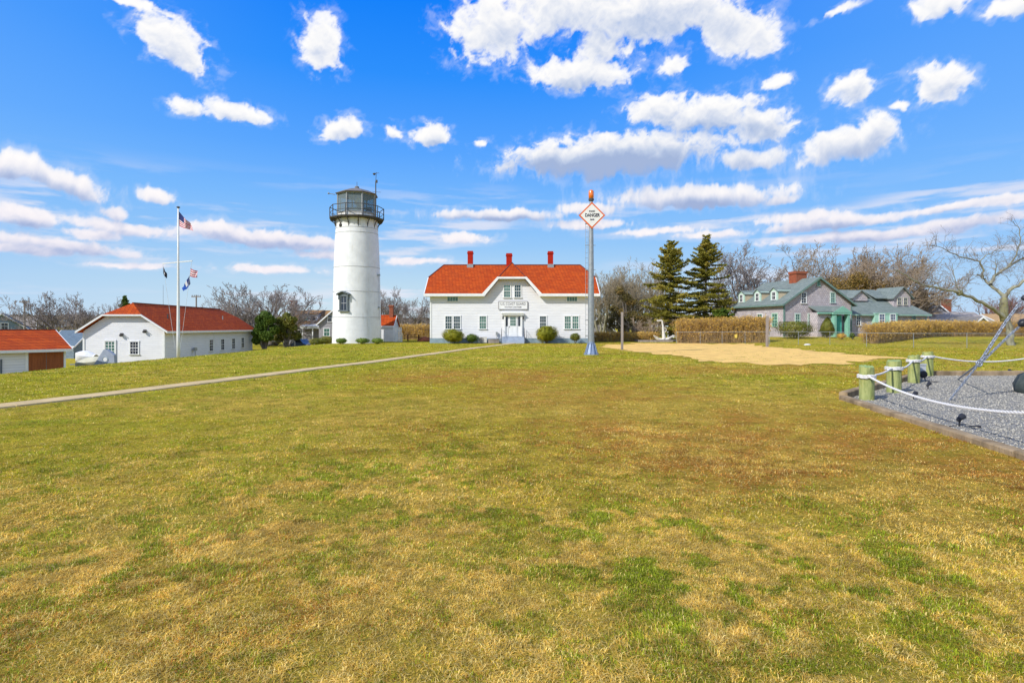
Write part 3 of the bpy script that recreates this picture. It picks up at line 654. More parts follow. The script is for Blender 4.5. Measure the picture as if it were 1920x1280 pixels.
# entrance
en = MB(); fr = Fr((hx(961.8), -.003, .65), (1,0,0), (0,-1,0))
for s in (-1, 1): fr.box(en, s*.84-.09, s*.84+.09, .0, 2.12, .002, .16)
fr.box(en, -1.08, 1.08, 2.12, 2.27, .002, .3); 
arc = [fr.P(-1.14, 2.27, .0)]+[fr.P(1.14*math.cos(PI-t*PI/12), 2.27+.22*math.sin(t*PI/12), .0) for t in range(13)]+[fr.P(1.14, 2.27, .0)]
en.slab(arc, (0,-.38,0))
door_s = en.build('door_surround', TRIM, house)
for s in (-1, 1):
    g = MB(); fr.box(g, s*.62-.09, s*.62+.09, 1.05, 1.98, .004, .03); g.build('sidelight', GLASSD, door_s)
    g = MB(); fr.box(g, s*.62-.13, s*.62+.13, .02, 1.0, .004, .05); g.build('panel', TRIM, door_s)
d = MB(); fr.box(d, -.45, .45, .02, 2.08, .003, .05); fr.box(d, -.33, -.05, .12, .9, .05, .062); fr.box(d, .05, .33, .12, .9, .05, .062)
for i in range(4): x = -.28+i*.187; fr.box(d, x-.012, x+.012, 1.08, 1.95, .06, .08)
for i in range(1, 3): z = 1.08+i*.29; fr.box(d, -.28, .28, z-.012, z+.012, .06, .081)
door = d.build('door', TRIM, house); g = MB(); fr.box(g, -.28, .28, 1.08, 1.95, .051, .066); g.build('door_glass', GLASSG, door)
g = MB(); g.lathe([(.02,-.05),(.035,0),(.02,.05)], 8, fr.P(-.37, .98, .1)); g.build('handle', DMETAL, door)
st = MB()
for i in range(4): st.box((hx(961.8)-1.17, -1.5+i*.3, -.1), (hx(961.8)+1.17, -.06, .16*(i+1)))
st.build('steps', STEPM, house)
for s in (-1, 1):
    r_ = MB(); xr = hx(961.8)+s*1.12
    r_.tube([(xr,-1.55,-.1),(xr,-1.55,.85),(xr,-.2,1.5),(xr,-.2,.6)], .022, 6); 
    r_.tube([(xr,-1.5,.5),(xr,-.2,1.1)], .014, 5)
    for k in range(1, 8): t = k/8; r_.tube([(xr,-1.55+1.35*t,.02+.6*t),(xr,-1.55+1.35*t,.85+.65*t)], .009, 4)
    r_.build('handrail', BLACK, house)
for x_ in (943.4, 980.6):
    l = MB(); c = (hx(x_), -.13, hz(596)); l.lathe([(.03,.16),(.09,.10),(.075,-.08),(.03,-.14)], 8, c); l.bar((c[0],-.0,c[2]+.12), (c[0],-.13,c[2]+.14), .03); l.build('wall_lamp', DMETAL, house)
ac = thing('air_conditioner', 'small beige outdoor air conditioner with round fan by the white house', 'air conditioner', (hx(905.5), HY-.45, 0))
m = MB(); m.box((-.42,-.2,.05), (.42,.15,.62)); b1 = m.build('cabinet', mat('beige_metal', (.62,.60,.54), (.55,.53,.48), .5), ac)
m = MB(); m.torus((-.1,-.215,.33), .22, .016, 'y', 20, 5); m.torus((-.1,-.215,.33), .13, .012, 'y', 16, 5)
for k in range(8): m.bar((-.1,-.212,.33), (-.1+.22*math.cos(k*PI/4),-.212,.33+.22*math.sin(k*PI/4)), .012)
m.build('fan_grille', DMETAL, ac)
vb = thing('hose_box', 'low grey utility box between the air conditioner and the house steps', 'utility box', (hx(926), HY-.5, 0))
m = MB(); m.box((-.55,-.2,0), (.55,.2,.36)); m.box((-.58,-.23,.36), (.58,.23,.41)); m.build('box', WOODG, vb)
m = MB(); m.tube([(.3,.35,.0),(.3,.35,1.0)], .03, 6); m.box((.2,.28,.8), (.4,.42,1.1)); m.build('meter', METAL, vb)
sg = thing('house_sign', 'white board reading U.S. COAST GUARD above the front door', 'sign', (hx(962), HY-.07, hz(572.3)))
m = MB(); m.box((-1.42,-.02,-.38), (1.42,.03,.38)); m.build('board', TRIM, sg)
m = MB()
for z_ in (-.395, .395): m.box((-1.44,-.045,z_-.02), (1.44,.035,z_+.02))
for x_ in (-1.435, 1.435): m.box((x_-.02,-.043,-.375), (x_+.02,.033,.375))
m.build('frame', mat('grey_sign_edge', (.22,.20,.22), (.18,.16,.18), .6), sg)
INK2 = mat('faded_grey_lettering', (.17,.15,.18), (.13,.12,.14), .6)
text('U.S. COAST GUARD', .36, INK2, sg, (0,-.026,.13), width=2.5, bold=.002)
text('STATION CHATHAM', .21, INK2, sg, (0,-.026,-.19), width=1.65, bold=.003)
# ---------------------------------------------------------------- lighthouse
LY = 54.0; ls = LY/F; LX = px(669.3, LY)
lh = thing('lighthouse', 'tall white lighthouse tower with dark iron gallery and glazed lantern room', 'lighthouse', (LX*1.0741, LY*1.0741, -.122)); lh.scale = (1.0741,)*3
lz = lambda q: H_EYE-(q-HZ)*ls
prof = [(2.27,-.3)]; bands = [lz(440), lz(503), lz(548), lz(595)]
def rad(z): return float(np.interp(z, [0, lz(503), lz(455), lz(430), 11.8], [2.27, 2.12, 2.03, 1.94, 1.90]))
zs = sorted(set([0.05]+list(np.arange(.4, 11.7, .4))+[11.75]))
prof += [(rad(z), z) for z in zs]
towerm = mat('white_painted_iron', (.80,.80,.78), (.70,.70,.68), .48, 1.4, 7, bump=.25, bscale=9)
N = NT(towerm.node_tree); b = N.n['Principled BSDF']; old = b.inputs['Base Color'].links[0].from_socket; tcn = N.n.new('ShaderNodeTexCoord').outputs['Object']
g1 = N.noise(N.mapping(tcn, scale=(1,1,.07)), 5.5, 6, .65); g2 = N.noise(tcn, 1.1, 5, .6); tz = N.sep(tcn)[2]
c = N.mix(N.math('MULTIPLY', N.math('MULTIPLY', N.mrange(g1, .52, .72), N.mrange(g2, .4, .6)), .42), old, (.52,.46,.36,1))
c = N.mix(N.math('MULTIPLY', N.math('MULTIPLY', N.mrange(tz, 10.6, 11.8), N.mrange(g1, .4, .6)), .45), c, (.60,.47,.24,1)); N.l.new(c, b.inputs['Base Color'])
m = MB(); m.lathe(prof, 72); tower = m.build('tower', towerm, lh, smooth=True)
sgm = mat('seam_grey', (.50,.50,.48), (.38,.38,.36), .6)
for b_ in bands+[lz(431)]: m = MB(); m.torus((0,0,b_), rad(b_)+.002, .024, n=64, m=5); m.build('seam_band', sgm, tower, smooth=True)
DZ = lz(412)
m = MB(); m.lathe([(1.88,DZ-.12),(2.48,DZ-.08),(2.56,DZ-.06),(2.56,DZ+.05),(1.8,DZ+.06)], 10); m.build('gallery_deck', DMETAL, lh)
for k in range(14):
    a = 2*PI*k/14+.1; c_, s_ = math.cos(a), math.sin(a); m = MB()
    pts = [(1.9*c_,1.9*s_,DZ-.98),(1.95*c_,1.95*s_,DZ-.7),(2.08*c_,2.08*s_,DZ-.36),(2.42*c_,2.42*s_,DZ-.12)]
    m.tube(pts, [.035,.045,.05,.05], 5); m.tube([(1.9*c_,1.9*s_,DZ-.16),(2.45*c_,2.45*s_,DZ-.12)], .03, 5); m.build('gallery_bracket', DMETAL, lh)
m = MB(); ng = 10; ring = lambda r, z, off=.0: [(r*math.cos(2*PI*k/ng+off), r*math.sin(2*PI*k/ng+off), z) for k in range(ng)]
off = PI/2/ng*0+.17
for z_, r_ in ((DZ+1.08,.035),(DZ+.58,.024),(DZ+.22,.016)): m.tube(ring(2.48, z_, off), r_, 6, closed=True)
for k in range(ng):
    a = 2*PI*k/ng+off; m.tube([(2.48*math.cos(a),2.48*math.sin(a),DZ),(2.48*math.cos(a),2.48*math.sin(a),DZ+1.1)], .042, 6)
m.build('gallery_railing', DMETAL, lh)
# lantern room: eight posts, glazing, low roof
LB = DZ+.06; LT = lz(366); RL = 1.80; o8 = R(22.5)+.13
m = MB(); pp = [(RL*math.cos(2*PI*k/8+o8), RL*math.sin(2*PI*k/8+o8)) for k in range(8)]
for x_, y_ in pp: m.tube([(x_,y_,LB),(x_,y_,LT)], .065, 6)
for z_ in (LB+.45, LT-.08): m.tube([(x_,y_,z_) for x_, y_ in pp], .06, 6, closed=True)
frame = m.build('lantern_frame', mat('pale_grey_frame', (.36,.37,.37), (.26,.27,.27), .5), lh)
m = MB()
for k in range(8):
    a, b_ = pp[k], pp[(k+1) % 8]; m.slab([(a[0],a[1],LB),(b_[0],b_[1],LB),(b_[0],b_[1],LB+.42),(a[0],a[1],LB+.42)], (-a[0]*.02,-a[1]*.02,0))
m.build('lantern_base', towerm, lh)
lgl = bpy.data.materials.new('lantern_glass'); lgl.use_nodes = True; N = NT(lgl.node_tree); b = N.n['Principled BSDF']
b.inputs['Base Color'].default_value = (.7,.8,.82,1); b.inputs['Roughness'].default_value = .05; tb = N.n.new('ShaderNodeBsdfTransparent'); tb.inputs[0].default_value = (.62,.70,.72,1)
mx = N.n.new('ShaderNodeMixShader'); mx.inputs[0].default_value = .16; N.l.new(tb.outputs[0], mx.inputs[1]); N.l.new(b.outputs[0], mx.inputs[2]); N.l.new(mx.outputs[0], N.n['Material Output'].inputs[0])
for k in range(8):
    a, b_ = pp[k], pp[(k+1) % 8]; m = MB(); m.slab([(a[0]*.99,a[1]*.99,LB+.5),(b_[0]*.99,b_[1]*.99,LB+.5),(b_[0]*.99,b_[1]*.99,LT-.1),(a[0]*.99,a[1]*.99,LT-.1)], (-a[0]*.006,-a[1]*.006,0)); m.build('glass_pane', lgl, lh)
m = MB(); m.lathe([(1.98,LT-.06),(2.02,LT),(1.2,LT+.36),(.35,LT+.60),(.22,LT+.66),(.2,LT+.8),(.05,LT+.86)], 8); m.xf(Matrix.Rotation(o8, 4, 'Z'))
m.build('lantern_roof', mat('dark_grey_roof_plate', (.20,.19,.18), (.15,.13,.12), .6), lh)
m = MB(); m.tube([(0,0,LT+.8),(0,0,LT+1.25)], .02, 5); m.build('finial', DMETAL, lh)
bc = MB(); bc.lathe([(.34,LB),(.34,LB+.9),(.14,LB+.95),(.14,LB+1.15)], 12); bc.build('beacon_pedestal', mat('sea_green_machine', (.35,.5,.47), (.3,.42,.4), .5), lh)
bc = MB(); bc.lathe([(.1,-.40),(.40,-.38),(.43,0),(.40,.38),(.1,.40)], 16); bc.xf(Matrix.Translation((.38,-.5,LB+1.5)) @ Matrix.Rotation(R(80), 4, 'X')); bc.build('beacon_lamp', mat('cream_lamp_drum', (.78,.55,.36), (.68,.47,.30), .4), lh, smooth=True)
bc = MB(); bc.box((-.9,-.3,LB+.96), (.9,.3,LB+1.04)); bc.box((-1.2,.2,LB+.3), (-.8,.6,LB+1.0)); bc.box((.75,.3,LB+.3), (1.25,.7,LB+1.2)); bc.build('equipment', DMETAL, lh)
# antenna mast on the gallery
am = MB(); ax_, ay_ = px(709.5, LY)-LX, -1.05
am.tube([(ax_,ay_,DZ+.0),(ax_,ay_,lz(345))], .05, 6); am.tube([(ax_,ay_,lz(345)),(ax_+.05,ay_,lz(329))], .025, 5)
am.tube([(ax_-.3,ay_,lz(331)),(ax_+.3,ay_,lz(330))], .02, 5); am.lathe([(.05,-.1),(.13,-.02),(.13,.05),(.04,.1)], 8, (ax_-.14,ay_,lz(332))); am.box((ax_+.0,ay_-.07,lz(348)), (ax_+.16,ay_+.07,lz(343)))
am.tube([(ax_-.3,ay_,lz(364.5)),(ax_+.5,ay_,lz(365.5))], .014, 4); am.build('antenna_mast', DMETAL, lh)
am = MB(); am.tube([(-1.9,-.5,LT-.05),(-2.5,-.6,LT+.02)], .035, 5); am.lathe([(.05,-.08),(.1,0),(.05,.08)], 8, (-2.5,-.6,LT+.04)); am.build('side_lamp', METAL, lh)
am = MB(); zc = lz(428); a = math.asin(-1.05/2.0); 
am.torus((math.sin(a)*1.98, -math.cos(a)*1.98, zc), .12, .045, 'y', 14, 6); am.lathe([(.03,-.1),(.11,0),(.03,.1)], 10, (math.sin(a)*1.99, -math.cos(a)*1.99, zc)); am.build('porthole', DMETAL, lh)
# hooded window on the tower
def tower_window(ang, zc, w=.62, h=1.28):
    r0 = rad(zc)+.0; n_ = Vector((math.sin(ang), -math.cos(ang), 0)); u_ = Vector((math.cos(ang), math.sin(ang), 0)); fr = Fr(n_*(r0-.16)+Vector((0,0,zc)), u_, n_)
    HG = mat('slate_green_iron', (.155,.185,.195), (.11,.13,.14), .6, 6)
    f = MB(); a = w/2; b_ = h/2
    fr.box(f, -a-.13, -a, -b_, b_, 0, .30); fr.box(f, a, a+.13, -b_, b_, 0, .30); fr.box(f, -a-.20, a+.20, -b_-.13, -b_, 0, .38)
    fr.box(f, -a-.20, -a-.10, b_-.30, b_+.12, .05, .36); fr.box(f, a+.10, a+.20, b_-.30, b_+.12, .05, .36)
    arc = [fr.P(-a-.14, b_-.02, 0)]+[fr.P(-(a+.14)*math.cos(t*PI/10), b_+.02+.24*math.sin(t*PI/10), 0) for t in range(11)]+[fr.P(a+.14, b_-.02, 0)]
    f.slab(arc, n_*.30)
    hood = [(-a-.34,b_+.10),(-a-.20,b_+.20),(0,b_+.38),(a+.20,b_+.20),(a+.34,b_+.10),(a+.34,b_+.18),(a+.18,b_+.29),(0,b_+.47),(-a-.18,b_+.29),(-a-.34,b_+.18)]
    f.slab([fr.P(q[0], q[1], 0) for q in hood], n_*.5)
    fo = f.build('hooded_window', HG, lh)
    g = MB(); fr.box(g, -a, a, -b_, b_, .02, .20); go = g.build('window_pane', GLASSD, fo)
    g = MB(); fr.box(g, -a, a, -.03, .03, .2, .24); fr.box(g, -.02, .02, -b_, b_, .2, .225); fr.box(g, -a, -a+.06, -b_, b_, .2, .22); fr.box(g, a-.06, a, -b_, b_, .2, .22); g.build('sash', mat('grey_sash', (.35,.36,.38), (.28,.29,.3), .6), fo)
tower_window(math.asin((px(646.5, LY-1.9)-LX)/2.2), lz(570))
m = MB(); xw = 2.12
for q in (515, 575): m.box((xw-.02,-.6,lz(q+3)), (xw+.2,-.4,lz(q)))
m.tube([(2.2,-.5,lz(517)),(2.24,-.5,lz(600))], .02, 5); m.build('conduit', METAL, lh)
# ---------------------------------------------------------------- long white building
LBX = thing('boathouse', 'long low white building with red roof on lower ground behind the flagpole', 'building', (-30.55, 50, 0), R(4.7))
GB = -2.6; m = MB(); w_ = 6.7; LL = 20.8; xc = -w_/2
def gab(y): return [(-w_,y,GB),(0,y,GB),(0,y,1.25),(xc+1.45,y,2.58),(xc-1.45,y,2.58),(-w_,y,1.25)]
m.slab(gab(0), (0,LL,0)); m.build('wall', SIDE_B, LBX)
rf = MB(); e = 1.22; xo = .42; rz_ = 3.77
def slope(s):
    # s=+1 right slope, -1 left
    X = lambda t: xc+s*(w_/2+xo)*(1-t); Z = lambda t: e+(rz_-e)*t; tb = .58
    return [(X(0),-.35,Z(0)),(X(0),LL+.35,Z(0)),(X(tb),LL+.35,Z(tb)),(X(1),LL-1.3,Z(1)),(X(1),1.3,Z(1)),(X(tb),-.35,Z(tb))]
for s in (-1, 1): rf.slab(slope(s), (0,0,-.12))
tb = .58; X_ = (w_/2+xo)*(1-tb); Z_ = e+(rz_-e)*tb
rf.slab([(xc-X_,-.35,Z_),(xc+X_,-.35,Z_),(xc,1.3,rz_)], (0,0,-.12)); rf.slab([(xc-X_,LL+.35,Z_),(xc+X_,LL+.35,Z_),(xc,LL-1.3,rz_)], (0,0,-.12))
roof = rf.build('roof', ROOF_R, LBX)
m = MB(); m.box((xo-.02,-.38,e-.17), (xo+.06,LL+.38,e+.02)); m.box((xc-X_,-.42,Z_-.14), (xc+X_,-.352,Z_+.0))
for s in (-1, 1): m.slab([(xc+s*(w_/2+xo+.03),-.352,e-.16),(xc+s*(w_/2+xo+.03),-.352,e+.02),(xc+s*X_,-.352,Z_+.02),(xc+s*X_,-.352,Z_-.15)], (0,-.07,0))
m.build('fascia', TRIM, roof)
m = MB(); m.bar((xc,1.3,rz_+.02), (xc,LL-1.3,rz_+.02), .15, .05); m.build('ridge_cap', capm, roof)
for y_, x_ in ((3.2,-1.3),(15.5,-1.4)):
    zz = e+(rz_-e)*(1-(x_-xc)/(w_/2+xo)); m = MB(); m.tube([(x_,y_,zz-.1),(x_,y_,zz+.42)], .06, 7); m.build('vent_pipe', DMETAL if y_ < 5 else METAL, roof)
for t_, z0 in ((9.2,-.30),(12.0,-.30),(14.9,-.30),(17.6,-.26)): window(LBX, Fr((.0,t_,z0), (0,1,0), (1,0,0)), .78, 1.12, 2, 4, GLASSD)
window(LBX, Fr((-2.5,0,-.22), (1,0,0), (0,-1,0)), .64, 1.06, 3, 4, GLASSD, name='window')
fr = Fr((-4.5,0,-1.05), (1,0,0), (0,-1,0)); d = MB(); fr.box(d, -.5, -.40, -1.2, 1.42, .002, .07); fr.box(d, .40, .5, -1.2, 1.42, .002, .07); fr.box(d, -.5, .5, 1.42, 1.53, .002, .08); fr.box(d, -.40, .40, -1.2, .30, .004, .04)
for i in range(4): x_ = -.38+i*.253; fr.box(d, x_-.02, x_+.02, .3, 1.4, .02, .05)
for i in range(5): z_ = .3+i*.27; fr.box(d, -.4, .4, z_-.02, z_+.02, .02, .051)
d = d.build('door', TRIM, LBX); g = MB(); fr.box(g, -.38, .38, .3, 1.4, .004, .022); g.build('door_glass', GLASSG, d)
for x_, z_ in ((-3.55,.66+.28),(-1.62,1.02+.22)):
    m = MB(); m.box((x_-.12,-.06,z_-.1), (x_+.12,-.003,z_+.14)); m.lathe([(.05,-.1),(.12,-.02),(.12,.06),(.05,.1)], 8, (x_,-.18,z_-.06)); m.bar((x_+.1,-.05,z_+.05), (x_+.22,-.26,z_+.0), .05); m.build('floodlight', DMETAL, LBX)
for a_, b_ in (((-.14,-.05,GB),(.05,.14,1.1)),((.003,9.9,GB),(.05,10.0,1.1)),((-6.75,-.05,GB),(-6.6,-.003,1.1))): m = MB(); m.box(a_, b_); m.build('corner_board', TRIM, LBX)
m = MB(); m.tube([(.25,5.2,GB),(.25,5.2,-.55)], .04, 6); m.box((.12,5.0,-.7), (.35,5.4,-.4)); m.build('meter', METAL, LBX)
# ---------------------------------------------------------------- low garage on the left
GR = thing('garage', 'low white garage with red roof and two brown doors at the left edge', 'garage', (-31.4, 40, 0), R(54))
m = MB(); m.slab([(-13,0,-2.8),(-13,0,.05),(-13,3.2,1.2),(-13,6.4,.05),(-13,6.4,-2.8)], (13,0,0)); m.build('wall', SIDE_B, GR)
rf = MB(); rf.slab([(-13.3,-.35,.10),(.3,-.35,.10),(.3,3.2,1.42),(-13.3,3.2,1.42)], (0,0,-.1)); rf.slab([(-13.3,6.75,.10),(.3,6.75,.10),(.3,3.2,1.42),(-13.3,3.2,1.42)], (0,0,-.1)); roof = rf.build('roof', ROOF_R, GR)
m = MB(); m.box((-13.3,-.42,-.09), (.34,-.352,.09)); m.slab([(.302,-.4,-.06),(.302,-.4,.10),(.302,3.2,1.42),(.302,3.2,1.26)], (.05,0,0)); m.build('fascia', TRIM, roof)
m = MB(); m.bar((-13.3,3.2,1.43), (.3,3.2,1.43), .12, .05); m.build('ridge_cap', capm, roof)
brown = mat('brown_door_boards', (.33,.10,.03), (.24,.07,.022), .7, 4, bump=.4, bscale=20, stretch=(1,1,.2))
for a_, b_ in ((-1.06,-.12),(-2.02,-1.09)):
    m = MB(); m.box((a_,-.045,-2.3), (b_,-.003,-.12))
    for k in range(1, 6): xx = a_+(b_-a_)*k/6; m.box((xx-.008,-.055,-2.3), (xx+.008,-.045,-.12))
    m.build('garage_door', brown, GR)
for a_, b_ in ((-2.2,-2.05),(-.09,.03)): m = MB(); m.box((a_,-.03,-2.6), (b_,-.003,-.1)); m.build('corner_board', TRIM, GR)
m = MB(); m.tube([(-3.45,-.1,-2.6),(-3.45,-.1,-.5)], .05, 6); m.build('downpipe', mat('dark_pipe', (.12,.15,.17), (.1,.12,.14)), GR)
# ---------------------------------------------------------------- flagpole and flags
FY = 31.0; fx = px(334.3, FY); fb = zg(fx, FY); fzz = lambda q: pz(q, FY); fxx = lambda p: px(p, FY)
fp = thing('flagpole', 'tall white flagpole with a crossarm on the left edge of the lawn', 'flagpole', (fx, FY, fb))
m = MB(); m.lathe([(.085,-.2),(.085,1.2),(.07,3.0),(.055,5.2),(.038,fzz(391)-fb)], 12); m.build('pole', WHITE, fp, smooth=True)
m = MB(); m.bar((fxx(305)-fx,0,fzz(494)-fb), (fxx(360.5)-fx,0,fzz(489)-fb), .05); m.build('crossarm', WHITE, fp)
m = MB(); m.lathe([(.02,-.03),(.07,.02),(.10,.05),(.07,.08),(.02,.10)], 10, (0,0,fzz(391)-fb+.02)); m.build('finial', DMETAL, fp)
m = MB()
for a, b_ in (((305.5,494),(330,655)),((360,489),(339,655)),((333,392),(332.6,655))): m.tube([(fxx(a[0])-fx,-.02,fzz(a[1])-fb),(fxx(b_[0])-fx,-.06,fzz(b_[1])-fb)], .008, 4)
m.build('halyard', WHITE, fp)
FR = mat('flag_red', (.52,.02,.045), (.45,.02,.04), .8); FWH = mat('flag_white', (.78,.76,.78), (.7,.68,.7), .8); FB = mat('flag_blue', (.02,.035,.16), (.015,.03,.12), .8)
def flag(name, label, P, mats, pick, nu=30, nv=13, th=.004, extra=None):
    """P(u,v) gives the cloth; both faces, 4 mm thick"""
    m = MB(); o_ = P(0, 0); vs = []
    for s in (0, 1):
        for i in range(nu+1):
            for j in range(nv+1): q = P(i/nu, j/nv); vs.append((q[0]-o_[0], q[1]-o_[1]+s*th, q[2]-o_[2]))
    n1_ = (nu+1)*(nv+1); m.v = vs
    for s in (0, 1):
        for i in range(nu):
            for j in range(nv):
                a = s*n1_+i*(nv+1)+j; m.f.append((a, a+nv+1, a+nv+2, a+1)); m.m.append(pick((i+.5)/nu, (j+.5)/nv))
    ob = m.build(name, mats, smooth=True); ob.location = o_; tag(ob, label, 'flag'); return ob
def cloth(tl, bl, tr, br, Y, amp, f=8, ph=0):
    def P(u, v):
        t = [tl[k]*(1-u)*(1-v)+bl[k]*(1-u)*v+tr[k]*u*(1-v)+br[k]*u*v for k in (0, 1)]
        w = amp*u*math.sin(f*u+2.2*v+ph)+amp*.4*math.sin(17*u+3*v)*u
        sag = 1.5*math.sin(PI*u)*(1 if v > .5 else .4)
        return Vector((px(t[0], Y), Y+w, pz(t[1]+sag+amp*9*u*math.sin(6*u+v), Y)))
    return P
def stars_stripes(u, v): return 2 if (u < .42 and v < 7/13) else (0 if int(v*13) % 2 == 0 else 1)
flag('national_flag', 'stars and stripes flag drooping from the top of the flagpole', cloth((335.5,396.5),(335.5,423),(357,420),(363,432), FY, .10), [FR, FWH, FB], stars_stripes, 30, 13)
flag('striped_flag', 'small red and white striped flag below the right crossarm end', cloth((357,503),(356,517),(372,509),(370,520), FY, .06, 9, 1), [FR, FWH, FB], lambda u, v: int(v*7) % 2, 20, 14)
flag('blue_white_flag', 'blue flag with a white patch hanging lowest beside the pole', cloth((355,517),(357,532),(341,540),(345,545.5), FY, .06, 7, 2), [mat('flag_royal_blue', (.015,.09,.42), (.01,.06,.3)), FWH, FB], lambda u, v: 1 if (.35 < u < .62 and v < .75) else (2 if u < .3 else 0), 20, 10)
flag('dark_flag', 'small dark flag drooping below the left crossarm end', cloth((305.5,499),(306,512),(313,513),(312,522), FY, .05, 7), [mat('flag_black', (.02,.022,.04), (.03,.03,.05)), FWH, FB], lambda u, v: 1 if (abs(u-.5) < .12 and abs(v-.5) < .14) else 0, 20, 10)
# ---------------------------------------------------------------- danger sign mast
SY = 33.2; sx_ = px(1108.5, SY); sb = zg(sx_, SY); sp = thing('warning_mast', 'grey steel mast with flared base, side ladder and orange beacon', 'mast', (sx_, SY, sb)); s_z = lambda q: pz(q, SY)-sb; s_x = lambda p: px(p, SY)-sx_
TOPZ = s_z(378)
m = MB(); m.lathe([(.17,s_z(645)),(.165,s_z(560)),(.135,s_z(450)),(.10,TOPZ)], 10); m.build('pole', METAL, sp)
bl = mat('blue_grey_painted_steel', (.30,.37,.50), (.22,.28,.40), .5, 5, metal=.3)
m = MB(); m.lathe([(.36,.0),(.36,.06),(.34,.07),(.17,s_z(645)),(.17,s_z(640))], 10)
for k in range(10):
    a = 2*PI*k/10; c_, s_ = math.cos(a), math.sin(a); m.slab([(.34*c_,.34*s_,.07),(.40*c_,.40*s_,.07),(.22*c_,.22*s_,s_z(643)),(.17*c_,.17*s_,s_z(643))], (-.02*s_,.02*c_,0))
    m.lathe([(.03,.0),(.03,.1)], 6, (.40*c_,.40*s_,.0))
m.build('flared_base', bl, sp)
m = MB(); m.lathe([(.44,-.12),(.44,.02)], 16); m.build('footing', CONC, sp)
m = MB(); lx0, lx1 = -.30-.0, -.12-.05
for lx in (-.33, -.19): m.tube([(lx,-.05,s_z(640)),(lx,-.05,s_z(400))], .012, 5)
zz = s_z(638)
while zz < s_z(402): m.tube([(-.33,-.05,zz),(-.19,-.05,zz)], .009, 4); zz += .30
for q in (630, 600, 560, 506, 460, 420): m.box((-.36,-.07,s_z(q)-.02), (-.1,-.02,s_z(q)+.02)); m.box((.1,-.03,s_z(q)-.015), (.26,.0,s_z(q)+.015))
m.build('ladder', METAL, sp)
bcn = MB(); bcn.lathe([(.10,TOPZ),(.10,TOPZ+.02),(.16,TOPZ+.06),(.16,s_z(373)),(.13,s_z(372))], 12); bcn.build('beacon_base', DMETAL, sp)
om = mat('amber_lens', (.85,.21,.01), (.7,.13,.01), .2, 3, spec=.8); bcn = MB(); bcn.lathe([(.14,s_z(373)),(.155,s_z(366)),(.15,s_z(359)),(.11,s_z(357)),(.03,s_z(356))], 16); bcn.build('beacon_lens', om, sp, smooth=True)
dsn = thing('danger_sign', 'white diamond sign with orange border reading DANGER on the mast', 'sign', (sx_+s_x(1109), SY-.20, pz(405, SY)))
hd = .775
orng = mat('orange_border', (.80,.16,.02), (.62,.12,.03), .6)
def dia(r, y): return [(-r,y,0),(0,y,-r),(r,y,0),(0,y,r)]
m = MB(); m.slab(dia(hd, 0), (0,.03,0)); m.build('border', orng, dsn)
m = MB(); m.slab(dia(hd*.86, -.012), (0,.01,0)); m.build('panel', mat('cream_white_panel', (.80,.79,.74), (.74,.72,.66), .5), dsn)
text('DANGER', .27, INK, dsn, (.02,-.016,-.0), width=.86, bold=.008); text('ROUGH', .13, INK, dsn, (0,-.016,.23), width=.34, bold=.004); text('BAR', .13, INK, dsn, (.02,-.016,-.25), width=.24, bold=.004)
for z_ in (.25,-.3): m = MB(); m.bar((-.2,.05,z_), (.2,.05,z_), .05); m.build('bracket', DMETAL, dsn)
# ---------------------------------------------------------------- vegetation builders
def twig_mesh(name, segs, m, parent, taperless=False, sides=3):
    """segs: list of (p0,p1,r0,r1) as thin prisms, built with numpy"""
    A = np.array([s[0] for s in segs], float); B = np.array([s[1] for s in segs], float); ra = np.array([s[2] for s in segs]); rb = np.array([s[3] for s in segs])
    d = B-A; d /= np.linalg.norm(d, axis=1)[:, None]+1e-9
    ref = np.where(np.abs(d[:, 2:3]) < .9, np.array([[0,0,1.]]), np.array([[1.,0,0]])); u = np.cross(d, ref); u /= np.linalg.norm(u, axis=1)[:, None]+1e-9; v = np.cross(d, u)
    V = []
    for P, r in ((A, ra), (B, rb)):
        for k in range(sides):
            t = 2*PI*k/sides; V.append(P+(u*math.cos(t)+v*math.sin(t))*r[:, None])
    V = np.stack(V, 1); n = len(segs); f = np.array([(k, (k+1) % sides, (k+1) % sides+sides, k+sides) for k in range(sides)])
    return np_mesh(name, V.reshape(-1, 3), (f[None]+np.arange(n)[:, None, None]*2*sides).reshape(-1, 4), m, parent)
def rdir(d, ang, rng, roll=None):
    d = d.normalized(); a = d.orthogonal().normalized(); b = d.cross(a); t = rng.uniform(0, 2*PI) if roll is None else roll
    return (d*math.cos(ang)+(a*math.cos(t)+b*math.sin(t))*math.sin(ang)).normalized()
